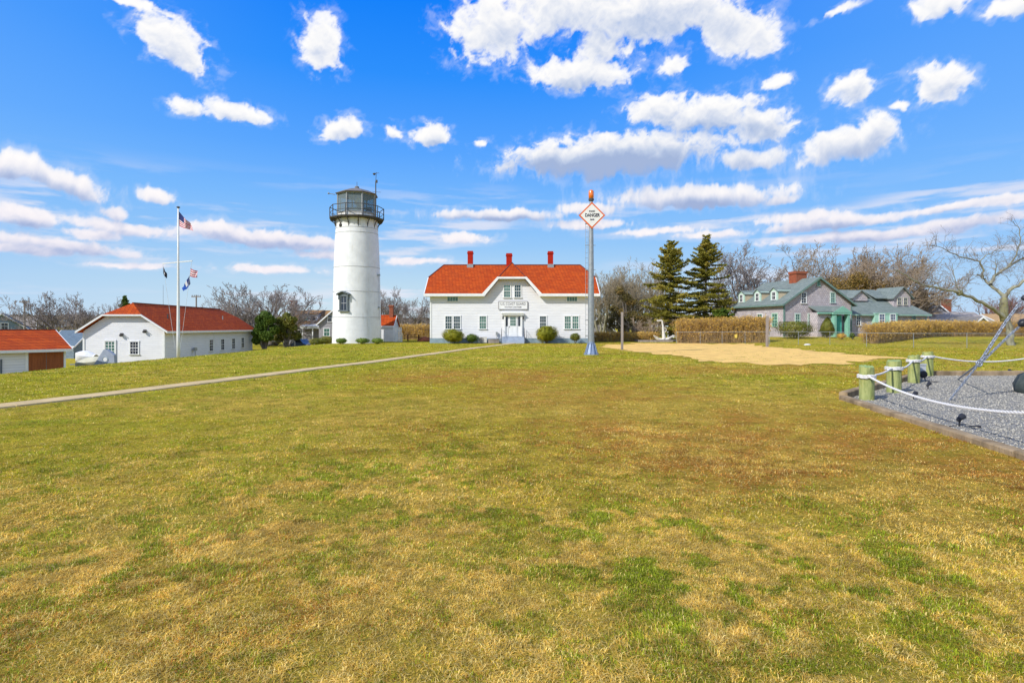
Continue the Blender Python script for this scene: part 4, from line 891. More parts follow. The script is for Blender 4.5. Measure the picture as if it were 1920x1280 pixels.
def grow(tr, tw, p, d, L, r, lev, mx, rng, o):
    n = max(3, 5-lev); pts = [p.copy()]; rs = [r]; step = L/n; kids = []
    for i in range(n):
        w = o['wob']*(1+.3*lev)
        d = (d+Vector((rng.gauss(0, w), rng.gauss(0, w), rng.gauss(0, w*.7)))+Vector(o['drift'])*(.12+.05*lev)+Vector((0,0,1))*o['up'][min(lev, len(o['up'])-1)]*.22).normalized()
        p = p+d*step; pts.append(p.copy()); rs.append(r*(1-(1-o['tip'])*(i+1)/n)); kids.append((p.copy(), d.copy(), rs[-1], (i+1)/n))
    if lev <= o.get('trunklev', 1): tr.tube(pts, rs, 7 if lev == 0 else 5, cap=False)
    else:
        for a, b, r0, r1 in zip(pts[:-1], pts[1:], rs[:-1], rs[1:]): tw.append((a, b, r0, r1))
    if lev >= mx: return
    nc = o['n'][min(lev, len(o['n'])-1)]; f0 = o['from'][min(lev, len(o['from'])-1)]
    for c in range(nc):
        f = f0+(1-f0)*(c+rng.random())/nc; i = min(n-1, int(f*n)); q = pts[i].lerp(pts[i+1], f*n-i); dd = (pts[i+1]-pts[i]).normalized()
        k = o['len'][min(lev, len(o['len'])-1)]*rng.uniform(.65, 1.15)*(1.15-.45*f if lev > 0 else 1)
        grow(tr, tw, q, rdir(dd, R(rng.uniform(*o['ang'][min(lev, len(o['ang'])-1)])), rng), L*k, max(rs[i+1]*o['rr']*rng.uniform(.8, 1.1), o['rmin']), lev+1, mx, rng, o)
DEF = dict(wob=.10, drift=(0,0,0), up=[.3,.6,.5,.4,.3], tip=.45, n=[6,6,6,5,4], **{'from': [.35,.2,.2,.2,.2]}, len=[.75,.62,.6,.55,.5], ang=[(20,50),(22,50),(25,50),(25,55)], rr=.62, rmin=.008, trunklev=1)
def bare_tree(label, x, y, H, tl, seed, r=.2, stems=1, spread=0, mx=4, bark=None, twig=None, base=None, group='bare winter trees behind the station', name='bare_tree', **kw):
    rng = random.Random(seed); o = dict(DEF); o.update(kw); b = zg(x, y) if base is None else base
    t = thing(name, label, 'tree', (x, y, b), 0, group); tr = MB(); tw = []
    for s in range(stems):
        a = 2*PI*s/stems+rng.uniform(-.4, .4) if stems > 1 else 0
        d = Vector((math.sin(a)*spread, math.cos(a)*spread*.8, 1)).normalized() if stems > 1 else Vector((rng.gauss(0,.05), rng.gauss(0,.05), 1)).normalized()
        grow(tr, tw, Vector((math.sin(a)*r*.8 if stems > 1 else 0, math.cos(a)*r*.8 if stems > 1 else 0, -.15)), d, tl*rng.uniform(.9, 1.1), r, 0, mx, rng, o)
    # fit to wanted height
    top = float(np.percentile([s[1][2] for s in tw], 98.5)); k = H/top
    tr.v = [(q[0]*k, q[1]*k, q[2]*k) for q in tr.v]; tw = [(a*k, b_*k, ra*max(k, .8), rb*max(k, .8)) for a, b_, ra, rb in tw]
    tr.build('trunk', bark or BARK, t, smooth=True); twig_mesh('crown', tw, twig or TWIG, t)
    return t
def leaves(name, P, size, m, parent, seed=0, flat=.0, aspect=.6, var=None, out=None):
    """one small folded leaf (or needle spray) per point, varied size and turn"""
    rg = np.random.default_rng(seed); P = np.asarray(P, float); n = len(P)
    nr = rg.normal(size=(n, 3)); nr[:, 2] = nr[:, 2]*(1-flat)+flat*1.6
    if out is not None: nr = nr*.7+out*1.0
    nr /= np.linalg.norm(nr, axis=1)[:, None]; a = np.cross(nr, rg.normal(size=(n, 3))); a /= np.linalg.norm(a, axis=1)[:, None]; b = np.cross(nr, a)
    s = size*(.55+.9*rg.random(n))[:, None]; b = b*aspect
    V = np.stack([P-a*s, P-b*s*.9+nr*s*.12, P+a*s, P+b*s*.9+nr*s*.12], 1)
    v = rg.random(n) if var is None else np.clip(var+.25*(rg.random(n)-.5), 0, 1)
    return np_mesh(name, V.reshape(-1, 3), np.arange(4*n).reshape(n, 4), m, parent, var=np.repeat(v, 4))
EVG = leafmat('evergreen_leaf', (.045,.085,.012), (.09,.15,.018), (.20,.24,.03))
OLV = leafmat('olive_evergreen_leaf', (.07,.09,.012), (.17,.18,.03), (.33,.27,.06))
PINE = leafmat('pine_needles', (.10,.11,.018), (.27,.24,.03), (.52,.40,.08), .7, .3)
GOLD = leafmat('golden_shrub_leaf', (.08,.10,.01), (.27,.27,.02), (.58,.48,.05))
LOWG = leafmat('low_juniper_leaf', (.07,.12,.02), (.18,.26,.04), (.34,.40,.07))
BRWN = leafmat('dry_hedge_leaf', (.36,.21,.045), (.70,.44,.08), (.90,.63,.18), .8, .25)
JUN = leafmat('brown_juniper', (.05,.05,.015), (.14,.11,.03), (.28,.17,.05), .8, .1)
def shrub(label, x, y, rx, rz_, m, n=2600, size=.055, seed=1, group=None, base=None, topcut=None, cone=0, stems=5, ry=None, lift=.12, name='shrub', cat='shrub'):
    rg = np.random.default_rng(seed); b = zg(x, y) if base is None else base; ry = ry or rx
    t = thing(name, label, cat, (x, y, b), 0, group)
    d = rg.normal(size=(n, 3)); d /= np.linalg.norm(d, axis=1)[:, None]; rad_ = .58+.46*rg.random(n)**.6+np.where(rg.random(n) < .07, .16*rg.random(n), 0)
    lump = 1+.40*(fbm(d[:, 0]*2.6+seed, d[:, 1]*2.6+d[:, 2]*2.3, seed, 4)-.5)*2
    P = d*(rad_*lump)[:, None]; zz = P[:, 2]*.5+.5
    if cone: P[:, :2] *= (1.1-cone*np.clip(zz, 0, 1))[:, None]
    if topcut: zz = np.minimum(zz, topcut+.04*rg.random(n))
    P = np.stack([P[:, 0]*rx, P[:, 1]*ry, lift+zz*rz_], 1)
    patch = fbm(P[:, 0]*3/rx*.6+9, P[:, 2]*3/rz_*.6, seed+5, 3)
    leaves('foliage', P, size, m, t, seed, var=np.clip(.1+.8*patch, 0, 1), out=d)
    s = MB(); rng = random.Random(seed)
    for k in range(stems):
        a = rng.uniform(0, 2*PI); s.tube([(0,0,-.1),(math.cos(a)*rx*.3,math.sin(a)*ry*.3,rz_*.35),(math.cos(a)*rx*.55,math.sin(a)*ry*.55,rz_*.7)], [.03,.022,.01], 4, cap=False)
    s.build('stem', BARK, t); return t
def conifer(label, x, y, H, Rm, seed, m=None, group='tall spruces between the anchor and the green roofed house', droop=.25, gap=.13, n=46, base=None, name='conifer_tree', start=.10, lean=0):
    rng = random.Random(seed); rg = np.random.default_rng(seed); b = zg(x, y) if base is None else base
    t = thing(name, label, 'tree', (x, y, b), 0, group); tr = MB(); tr.tube([(lean*H*f**1.5*.3, 0, H*f*.985-.1) for f in (0,.25,.5,.75,1)], [H*.022,H*.017,H*.012,H*.007,.012], 8)
    br = []; P = []; var = []
    h = start*H
    while h < H*.975:
        f = h/H; rr = Rm*((1-f)**.66)*(1.0 if f > .25 else .75+f); nb = rng.choice([5,6,7,7]); a0 = rng.uniform(0, PI)
        for k in range(nb):
            if rng.random() < gap: continue
            a = a0+2*PI*k/nb+rng.uniform(-.3, .3); L = rr*rng.uniform(.5, 1.28); hj = rng.uniform(-.42,.42); droop_ = droop*rng.uniform(-.3, 1.6); c, s = math.cos(a), math.sin(a); cx_ = lean*H*f**1.5*.3
            up = .35*(f-.3); pts = []
            for q in range(6): u = q/5; pts.append(Vector((cx_+c*L*u, s*L*u, h+hj+L*(up*u+ (-droop_*u*u*.9 if f < .7 else .12*u)+.12*u**3))))
            for a_, b_ in zip(pts[:-1], pts[1:]): br.append((a_, b_, .035*(1-f)+.012, .02*(1-f)+.008))
            nn = int(40+n*1.5*L); us = .08+.94*rg.random(nn)**.75; tint = rng.random()*.5
            for u in us:
                i = min(4, int(min(u, .999)*5)); q = pts[i].lerp(pts[i+1], min(u*5-i, 1.1)); wd = .16+.24*L*.5*(1-abs(u-.6))
                la = rg.normal(0, wd*.55); P.append((q[0]-s*la+c*rg.normal(0, .05), q[1]+c*la+s*rg.normal(0,.05), q[2]+rg.normal(0, .055)-.05*abs(la))); var.append(tint+.35*u)
        h += rng.uniform(.25, .5)*(1.05-f*.45)*H/11
    leaves('crown', P, .135, m or PINE, t, seed, flat=.5, aspect=.42, var=np.array(var))
    
    for a_, b_, r0, r1 in br: tr.tube([a_, b_], [r0, r1], 4, cap=False)
    tr.build('trunk', BARK, t)
    return t
HSTEM = mat('hedge_stems', (.50,.34,.15), (.34,.22,.10), .9, 1.5)
def hedge(label, P0, P1, depth, h, n, seed, name='hedge', stemm=None, leafm=None, base=None, top_var=.05, leaf=.05, lean=0, group='clipped brown winter hedges'):
    """a clipped leafless hedge: upright stems, side twigs and clinging dry leaves"""
    rng = random.Random(seed); rg = np.random.default_rng(seed); x0, y0 = P0; x1, y1 = P1; L = math.hypot(x1-x0, y1-y0); ux, uy = (x1-x0)/L, (y1-y0)/L
    b0 = zg(x0, y0) if base is None else base; t = thing(name, label, 'hedge', (x0, y0, b0), 0, group)
    segs = []; P = []
    for i in range(n):
        s = rng.random()*L; w = (rng.random()-.5)*depth; gx_, gy_ = ux*s-uy*w, uy*s+ux*w; g = zg(x0+gx_, y0+gy_)-b0; H = h*(1+top_var*(fbm(s*.8, 0.0, seed, 3)-.5)*2)*rng.uniform(.82, 1.0)
        p = Vector((gx_, gy_, g-.03)); d = Vector((rng.gauss(0,.16), rng.gauss(0,.16), 1)); k = 4
        for j in range(k):
            q = p+Vector((d.x*H/k+rng.gauss(0,.05), d.y*H/k+rng.gauss(0,.05), H/k)); segs.append((p, q, .017*(1-j*.2), .014*(1-j*.2)))
            for _ in range(1 if j < 1 else 3):
                o_ = p.lerp(q, rng.random()); e = o_+Vector((rng.gauss(0,.16), rng.gauss(0,.16), rng.uniform(.08,.34)))
                if e.z < g+H*1.03: segs.append((o_, e, .008, .004)); P.append(e)
            p = q
    twig_mesh('stems', segs, stemm or HSTEM, t)
    P = np.array([tuple(q) for q in P]); P = P[P[:, 2] > .12*h]; k = int(len(P)*2.0); idx = rg.integers(0, len(P), k); Q = P[idx]+rg.normal(0, .07, (k, 3)); Q[:, 2] = np.minimum(Q[:, 2], b0*0+h*1.02+.0*Q[:, 2]+.6)
    leaves('foliage', Q, leaf, leafm or BRWN, t, seed, var=np.clip(fbm(Q[:, 0]*.7, Q[:, 2]*1.2, seed, 3), 0, 1))
    return t
# ---------------------------------------------------------------- bare trees
VT = dict(mx=5, rmin=.012)
bare_tree('broad vase-shaped bare tree between the garage and the long white building', px(131, 76), 76, pz(556, 76)+1.6, 2.2, 3, r=.15, stems=5, spread=.8, n=[5,5,5,4,3], base=-1.6, up=[.1,.35,.5,.4], len=[.85,.72,.62,.55,.5], **VT)
bare_tree('bare tree partly behind the left gable of the long white building', px(190, 90), 90, pz(570, 90)+1.6, 2.2, 5, r=.15, stems=5, spread=.8, n=[5,5,4,4,3], base=-1.6, len=[.85,.72,.62,.55,.5], **VT)
bare_tree('small bare tree showing above the far end of the long red roof', px(399, 96), 96, pz(559, 96)+1.4, 3, 8, r=.15, stems=3, spread=.6, n=[4,5,4,4,3], base=-1.4, **VT)
bare_tree('big dark fan-shaped bare tree left of the lighthouse', px(505, 86), 86, pz(540, 86)+1.2, 2.2, 21, r=.19, stems=6, spread=1.0, n=[5,5,5,4,3], base=-1.2, up=[.05,.3,.5,.45], len=[.9,.75,.62,.55,.5], **VT)
bare_tree('bare tree beside the lighthouse just above the little red-roofed shed', px(736, 82), 82, pz(547, 82)+.8, 2.8, 31, r=.15, stems=5, spread=.42, n=[5,5,5,4,3], base=-.8, **VT)
bare_tree('single-stemmed bare tree left of the station house wall', px(783, 78), 78, pz(562, 78)+.5, 3.2, 33, r=.17, stems=1, n=[12,6,5,4,3], base=-.5, ang=[(35,65),(25,50),(25,50),(25,50)], **{'from': [.25,.2,.2,.2,.2]}, **VT)
bare_tree('low dark bare tree touching the left wall of the station house', px(803, 80), 80, pz(580, 80)+.5, 2.2, 34, r=.12, stems=4, spread=.6, n=[5,5,5,4], base=-.5)
for k, (p, q, s, st, lab) in enumerate([(1128,516,41,5,'bare multi-stemmed tree directly behind the warning mast'),(1162,503,42,6,'bare multi-stemmed tree rising above the brown juniper'),(1196,501,43,6,'bare multi-stemmed tree touching the left side of the left spruce'),(1228,507,44,5,'bare multi-stemmed tree half hidden behind the left spruce')]):
    bare_tree(lab, px(p, 80+k*2), 80+k*2, pz(q, 80+k*2), 3.2, s, r=.13, stems=st, spread=.42, n=[5,5,4,4,3], twig=TWIGL, bark=BARKL, base=0, up=[.2,.55,.65,.55,.4], wob=.09, len=[.85,.7,.62,.55,.5], **VT)
bare_tree('tall bare tree with twisting limbs left of the green-roofed house', px(1398, 84), 84, pz(470, 84), 2.6, 52, r=.24, stems=5, spread=.5, n=[5,5,5,5,4], base=0, bark=BARK, twig=TWIG, up=[.35,.5,.45,.4,.3], wob=.15, drift=(.10,0,0), len=[.95,.72,.62,.5,.45], **VT)
for p, q, s, lab in ((1565,470,62,'tallest wind-swept bare tree, behind the roof gap of the green-roofed house'),(1618,466,63,'wind-swept bare tree behind the left end of the long shingled wing'),(1665,488,64,'lowest and rightmost wind-swept bare tree behind the wide dormer')):
    bare_tree(lab, px(p, 84), 84+(s % 3), pz(q, 84)-.4, 2.6, s, r=.20, stems=6, spread=.75, n=[5,5,5,4,3], base=.4, bark=BARK, twig=TWIGB, up=[.15,.45,.45,.4,.3], wob=.12, drift=(.22,0,0), len=[.95,.76,.64,.52,.45], **VT)
tw = []; rg_ = np.random.default_rng(5)
t = thing('ivy_thicket', 'rust-brown leafy thicket behind the roofs at the foot of the wind-swept trees', 'thicket', (px(1605, 80), 80, .4))
Q = []
for cxp, cyp, rxp, ryp in ((1570,540,30,22),(1600,545,34,20),(1640,540,30,16),(1610,525,18,16),(1670,548,24,10)):
    k = 1500; d_ = rg_.normal(size=(k, 3)); d_ /= np.linalg.norm(d_, axis=1)[:, None]; d_ *= (rg_.random(k)**.4)[:, None]; Q.append(np.stack([px(cxp,80)-px(1605,80)+d_[:, 0]*rxp*80/F, d_[:, 1]*1.6, pz(cyp, 80)-.4+d_[:, 2]*ryp*80/F], 1))
leaves('foliage', np.vstack(Q), .10, leafmat('rusty_ivy_leaf', (.10,.09,.02), (.27,.18,.045), (.44,.27,.07)), t, 3)
sm = MB()
for k in range(9): xx = -3.5+k*.9; sm.tube([(xx,0,-.3),(xx+.2,0,3),(xx+.5,.2,5.3)], [.1,.07,.03], 5, cap=False)
sm.build('stem', BARK, t)
# evergreens
conifer('left and broader of the two tall spruces, with a gold-green crown', px(1257, 70), 70, pz(455, 70), 4.7, 71)
conifer('right and looser of the two tall spruces, leaning slightly right', px(1322, 72), 72, pz(448, 72), 4.3, 72, gap=.2, lean=.06)
conifer('tiny dark spruce tip above the left end of the long red roof', px(234, 105), 105, pz(557, 105)+1.7, 2.2, 73, m=EVG, base=-1.7, group=None, n=30)
conifer('low broad dark conifer behind the clipped hedge left of the shingled house', px(1352, 69), 69, 3.1, 2.6, 74, m=EVG, group=None, n=60, droop=.1)
conifer('small reddish pine behind the right end of the green-roofed house', px(1728, 90), 90, pz(540, 90)-.6, 2.6, 75, m=JUN, base=.6, group=None, start=.5, n=50)
# brown straggly juniper
def clumpy(name, label, x, y, blobs, m, n, size, seed, cat='tree', stems=(), group=None):
    """blobs in px/py with radii; foliage on a few real stems"""
    rg = np.random.default_rng(seed); b = zg(x, y); t = thing(name, label, cat, (x, y, b), 0, group); Q = []; sm = MB()
    for (p, q, rx, ry) in blobs:
        k = int(n*rx*ry/400); d_ = rg.normal(size=(k, 3)); d_ /= np.linalg.norm(d_, axis=1)[:, None]; d_ *= (rg.random(k)**.45)[:, None]
        c_ = np.array([px(p, y)-x, rg.uniform(-.5,.5), pz(q, y)-b]); Q.append(c_+d_*np.array([rx*y/F, rx*y/F*.8, ry*y/F])); sm.tube([(0,0,-.1),(c_[0]*.4,c_[1]*.4,c_[2]*.55),tuple(c_)], [.12,.08,.03], 5, cap=False)
    leaves('crown', np.vstack(Q), size, m, t, seed, flat=.2, var=np.clip(fbm(np.vstack(Q)[:, 0]*1.2, np.vstack(Q)[:, 2]*1.6, seed, 3), 0, 1)); sm.build('trunk', BARK, t); return t
clumpy('juniper_tree', 'straggly rust-brown juniper behind the grey court post', px(1176, 66), 66, [(1163,545,12,10),(1172,558,13,9),(1186,568,14,8),(1160,590,18,12),(1184,592,22,10),(1205,598,18,8),(1172,610,22,12),(1146,606,10,12),(1200,612,16,8),(1150,578,8,6)], JUN, 1300, .10, 8)
bare_tree('low arching bare shrub with pale stems left of the white anchor', px(1205, 64), 64, 2.6, 1.0, 91, r=.06, stems=8, spread=1.0, n=[5,5,4], mx=3, bark=TWIGB, twig=TWIGB, name='bare_shrub', group=None, up=[.2,.0,-.3])
clumpy('evergreen_tree', 'dense green holly-like tree at the end of the long white building', px(497, 70), 70, [(495,590,11,9),(484,600,9,9),(507,600,11,10),(492,612,15,10),(512,618,10,10),(484,624,12,10),(502,630,15,11),(482,638,8,8)], EVG, 3600, .12, 5, group='rounded evergreens left of the lighthouse')
clumpy('evergreen_tree', 'olive-green irregular tree half covering the brown-roofed house', px(538, 72), 72, [(538,592,9,7),(550,600,11,7),(527,602,9,8),(541,608,14,9),(527,618,12,9),(551,614,9,7),(538,628,15,10),(522,634,10,9),(556,630,8,8)], OLV, 3000, .12, 6, group='rounded evergreens left of the lighthouse')
# hedges
hedge('tall ragged brown hedge between the two white court posts', (px(1272, 57), 57), (px(1436, 53.5), 53.5), 1.6, 2.5, 1500, 81)
hedge('low orange-brown hedge behind the warning mast', (px(1112, 63), 63), (px(1232, 62), 62), 1.2, 1.05, 600, 82)
hedge('long clipped brown hedge in front of the shingled wing', (px(1630, 50), 50), (px(1765, 62), 62), 1.3, 1.75, 1150, 83)
hedge('low flat-topped brown hedge behind the leaning bare tree at the right', (px(1765, 62), 62), (px(2090, 64), 64), 1.4, 1.72, 1500, 84)
hedge('dry brown thicket between the lighthouse shed and the station house', (px(745, 72), 72), (px(812, 70), 70), 1.5, 2.0, 420, 85, base=None)
# bushes
HB = HY-1.0
shrub('round yellow-green bush under the paired windows left of the door', px(850.5, HB), HB-.2, 1.08, 1.30, GOLD, 5200, .06, 11, group='shrubs along the front of the station house')
shrub('small dark green bush between the yellow-green bush and the air conditioner', px(885, HB), HB, .62, .78, EVG, 2400, .05, 12, group='shrubs along the front of the station house')
shrub('large drum-shaped golden clipped bush right of the house steps', px(1024.5, HB), HB-.2, 1.02, 1.62, GOLD, 6200, .06, 13, topcut=.93, group='shrubs along the front of the station house')
shrub('small bush on a bare stem under the right paired windows', px(1078.5, HB), HB, .52, .78, OLV, 2200, .045, 14, lift=.25, group='shrubs along the front of the station house')
for p, s, w, lab in ((640,15,.52,'first low green bush from the left at the lighthouse foot'),(680,16,.66,'largest low green bush at the middle of the lighthouse foot'),(708,17,.60,'low green bush at the right edge of the lighthouse foot')):
    shrub(lab, px(p, 53.6), 53.6, w, .5, LOWG, 1900, .045, s, lift=.06, group='low bushes around the lighthouse foot')
for p, s, w, lab in ((594,18,.75,'dark low bush farthest left of the lighthouse'),(612,19,.8,'dark reddish low bush left of the lighthouse foot')):
    shrub(lab, px(p, 58), 58, w, .75, OLV, 1800, .06, s, lift=.04, group='low bushes around the lighthouse foot')
for p, y_, w, h, m_, s, tc_, cn, lab in ((1490,57,1.7,1.75,OLV,20,.86,0,'wide mounded olive bush below the shingled gable'),(1551,57.5,.85,1.9,OLV,21,None,.75,'cone-shaped golden-green bush beside the teal porch'),(1598,55,.3,.55,EVG,22,None,.6,'tiny dark dwarf conifer on the lawn right of the porch'),(1578,55,.45,.5,BRWN,23,None,0,'small orange-brown bush left of the dwarf conifer'),(1620,55,.5,.5,BRWN,24,None,0,'small orange-brown bush right of the dwarf conifer')):
    shrub(lab, px(p, y_), y_, w, h, m_, 4200 if w > .8 else 900, .07 if w > .8 else .04, s, topcut=tc_, cone=cn, group='shrubs in front of the shingled house')
# ---------------------------------------------------------------- foreground bare tree at right, limbs set from its shape
TY = 48.0; tx = px(1896, TY); tb_ = zg(tx, TY); T = thing('leaning_tree', 'lichened bare tree with long low limbs at the right edge of the lawn', 'tree', (tx, TY, tb_))
def tp(p, q, dy=0): Y = TY+dy; return Vector((px(p, Y)-tx, dy, pz(q, Y)-tb_))
limbs = [([(1896,655,0),(1892,630,0),(1889,606,0),(1882,580,0),(1884,552,0)], .30, .20),
 ([(1886,598,0),(1862,578,-.4),(1832,562,-.8),(1800,549,-1.2),(1765,541,-1.6),(1735,534,-1.8),(1712,524,-2),(1692,512,-2.2),(1676,506,-2.4)], .18, .03),
 ([(1800,549,-1.2),(1791,520,-1.4),(1785,498,-1.6)], .05, .015),([(1800,549,-1.2),(1815,528,-.8),(1818,508,-.6)], .05, .015),
 ([(1883,556,0),(1862,538,.4),(1846,524,.8),(1832,514,1)], .15, .05),
 ([(1856,534,.4),(1864,518,.8),(1880,505,1.2),(1905,492,1.6),(1930,478,2),(1965,455,2.4)], .15, .06),
 ([(1842,524,.6),(1844,506,.3),(1836,490,0),(1815,484,-.3),(1790,478,-.8),(1768,466,-1.2),(1742,460,-1.6)], .10, .02),
 ([(1884,553,0),(1900,540,-.3),(1925,522,-.6),(1960,500,-1),(2000,480,-1)], .16, .07),
 ([(1893,498,1.4),(1905,478,1),(1915,455,.6),(1912,430,.4),(1900,415,.3)], .07, .02),
 ([(1864,516,.7),(1868,500,.4),(1866,484,.2)], .05, .015),
 ([(1836,490,0),(1850,478,.5),(1868,470,1),(1890,462,1.4)], .05, .015),
 ([(1925,522,-.6),(1935,490,-.8),(1945,460,-1),(1960,420,-1)], .09, .03),
 ([(1765,541,-1.6),(1742,520,-1.6),(1738,504,-1.5)], .04, .012)]
tr = MB(); tw = []; rng = random.Random(77)
o_ = dict(DEF); o_.update(wob=.16, n=[5,4,3], len=[.6,.55,.5], ang=[(25,60)]*4, rmin=.008, trunklev=-1, up=[.5,.2,.1], rr=.55)
for L_, r0, r1 in limbs:
    pts = [tp(*q) for q in L_]; fine_ = []
    for a, b_ in zip(pts[:-1], pts[1:]):
        for k in range(3): fine_.append(a.lerp(b_, k/3)+Vector((rng.gauss(0,.045), rng.gauss(0,.045), rng.gauss(0,.045))))
    fine_.append(pts[-1]); n_ = len(fine_); rs = [r0+(r1-r0)*(i/(n_-1))**.8 for i in range(n_)]; tr.tube(fine_, rs, 8 if r0 > .1 else 5, cap=False)
    if r0 > .3: continue
    tot = sum((b_-a).length for a, b_ in zip(fine_[:-1], fine_[1:]))
    for k in range(int(tot*5)):
        i = int((.25+.75*rng.random())*(n_-2)); q = fine_[i].lerp(fine_[i+1], rng.random()); dd = (fine_[i+1]-fine_[i]).normalized()
        grow(tr, tw, q, rdir((dd+Vector((0,0,.35))).normalized(), R(rng.uniform(20, 75)), rng), rng.uniform(.7, 1.6), rng.uniform(.012,.024), 1, 3, rng, o_)
tr.build('trunk', BARKL, T, smooth=True); twig_mesh('crown', tw, TWIG, T)
bt = MB(); bt.lathe([(.05,-.25),(.20,-.16),(.25,0),(.2,.18),(.05,.25)], 9, tp(1799,549,-1.2)); bt.build('burl', BARKY, T, smooth=True)
bt = MB(); bt.lathe([(.22,-1.3),(.31,-.8),(.30,-.3),(.285,.2),(.22,.7)], 10, tp(1882,574,0)); bt.build('moss', BARKY, T, smooth=True)
# ---------------------------------------------------------------- shingled house with green roofs (right)
SX, SYY, SA = 29.16, 61.0, R(12); sh = thing('shingled_house', 'weathered pink-grey shingled house with green-grey roofs, teal porch and brick chimney', 'house', (SX, SYY, 0), SA)
cA, sA = math.cos(SA), math.sin(SA)
def la(p, b=0): r = (p-CX)/F; return ((SYY+cA*b)*r-(SX-sA*b))/(cA-sA*r)          # local x for an image column, at local y=b
def lz_(q, a, b=0): return pz(q, SYY+cA*b+sA*a)
def lb(p, a=0): r = (p-CX)/F; return ((SX+cA*a)-(SYY+sA*a)*r)/(cA*r+sA)
Wd, Ld, E, RZ = 8.5, 9.0, 4.28, 7.05; G0 = .0
m = MB(); m.slab([(0,0,G0),(Wd,0,G0),(Wd,0,E),(Wd/2,0,RZ-.12),(0,0,E)], (0,Ld,0)); m.build('wall', CEDAR, sh)
rf = MB(); 
for s in (-1, 1):
    c_ = Wd/2; w = c_+.35; zz = E-.35*(RZ-E)/c_
    rf.slab([(c_+s*w,-.3,zz),(c_,-.3,RZ),(c_,Ld+.3,RZ),(c_+s*w,Ld+.3,zz)], (0,0,-.13))
roof = rf.build('roof', ROOF_G, sh)
m = MB(); c_ = Wd/2; w = c_+.4; zz = E-.4*(RZ-E)/c_
for s in (-1, 1): m.slab([(c_+s*w,-.305,zz-.2),(c_+s*w,-.305,zz),(c_,-.305,RZ+.01),(c_,-.305,RZ-.24)], (0,-.06,0))
m.box((-.43,-.3,zz-.16), (-.35,Ld+.3,zz+.02)); m.box((Wd+.35,-.3,zz-.16), (Wd+.43,Ld+.3,zz+.02))
for s, x_ in ((-1, -.02), (1, Wd-.13)): m.box((x_,-.03,G0), (x_+.15,.12,E-.1))
m.build('rake_board', mat('dark_green_trim', (.17,.26,.225), (.13,.20,.175), .6), roof)
fs = lambda x0, x1, q0, q1, b=0: (Fr((la((x0+x1)/2, b), b, lz_((q0+q1)/2, la((x0+x1)/2, b), b)), (1,0,0), (0,-1,0)), (x1-x0)*.0575, (q1-q0)*.0575)
for x0, x1, q0, q1, g in ((1502,1511.5,549,568,GLASSD),(1557,1565.5,549,567,GLASSG),(1491,1499.5,589,611,GLASSG),(1515,1524.5,589,611,GLASSG)):
    fr, w, h = fs(x0, x1, q0, q1); window(sh, fr, w, h, 2, 4, g, trim=mat('pale_green_white_trim', (.55,.68,.60), (.48,.6,.52), .6) if x0 != 1502 else TRIM)
window(sh, Fr((la(1534.5),0,lz_(531, 4.2)), (1,0,0), (0,-1,0)), .22, .5, 1, 3, mat('louvre_green', (.12,.3,.25)), trim=TEAL, name='gable_vent')
bb = lb(1453); window(sh, Fr((-.0,bb,lz_(600, 0, bb)), (0,-1,0), (-1,0,0)), .8, 1.35, 2, 4, GLASSG, trim=mat('pale_green_frame', (.5,.7,.55)))
bb = lb(1425); window(sh, Fr((-.0,bb,lz_(600, 0, bb)), (0,-1,0), (-1,0,0)), .8, 1.35, 2, 4, GLASSG)
sl = (RZ-E)/(Wd/2)
for p in (1452, 1421, 1391):
    b_ = lb(p, .5); x0 = .45; z0 = E+x0*sl; zt_ = z0+1.05; zr = z0+1.45; hw_ = .62
    m = MB(); m.slab([(x0,b_-hw_,z0-.1),(x0,b_+hw_,z0-.1),(x0,b_+hw_,zt_),(x0,b_,zr-.08),(x0,b_-hw_,zt_)], (1.75,0,0)); d = m.build('dormer', mat('pale_green_dormer', (.47,.62,.50), (.4,.54,.44), .7), roof)
    m = MB()
    for s in (-1, 1): m.slab([(x0-.12,b_+s*(hw_+.12),zt_-.10),(x0-.12,b_,zr),(x0+2.2,b_,zr),(x0+1.7,b_+s*(hw_+.12),zt_-.10)], (0,0,-.06))
    m.build('dormer_roof', ROOF_G, d)
    m = MB(); m.box((x0+.1,b_-hw_-.02,z0-.05), (x0+1.2,b_-hw_-.004,zt_-.05)); m.build('dormer_cheek', mat('straw_shingle', (.62,.50,.33), (.5,.40,.26), .8), d)
    window(d, Fr((x0,b_,z0+.48), (0,-1,0), (-1,0,0)), .5, .8, 2, 2, GLASSD, trim=TRIM, name='dormer_window')
b_ = 3.1; m = MB(); m.box((Wd/2-.75,b_-.6,6.3), (Wd/2+.6,b_+.6,7.75)); m.box((Wd/2-.82,b_-.67,7.6), (Wd/2+.67,b_+.67,7.9)); m.build('chimney', BRICK, roof)
# porch
a0, a1 = la(1533, -1.2), la(1590, -1.2); ad = la(1572.5, -1.2); zr = 3.15
m = MB(); m.box((a0, -1.2, .3), (ad-.95, -.003, zr)); m.build('porch_wall', CEDAR, sh)
po = MB(); po.slab([(a0-.15,-1.45,zr),(a1+.15,-1.45,zr),(a1+.15,-.003,zr+.62),(a0-.15,-.003,zr+.62)], (0,0,.12)); po.slab([(ad-1.15,-1.75,zr+.05),(ad+1.15,-1.75,zr+.05),(ad,-1.75,zr+.62)], (0,1.6,0)); po.build('porch_roof', ROOF_G, sh)
m = MB(); m.box((a0-.15,-1.5,zr-.16), (a1+.15,-1.30,zr-.002)); m.slab([(ad-1.18,-1.81,zr),(ad+1.18,-1.81,zr),(ad,-1.81,zr+.68)], (0,.055,0)); m.box((ad-1.15,-1.78,zr-.2), (ad+1.15,-1.55,zr+.0))
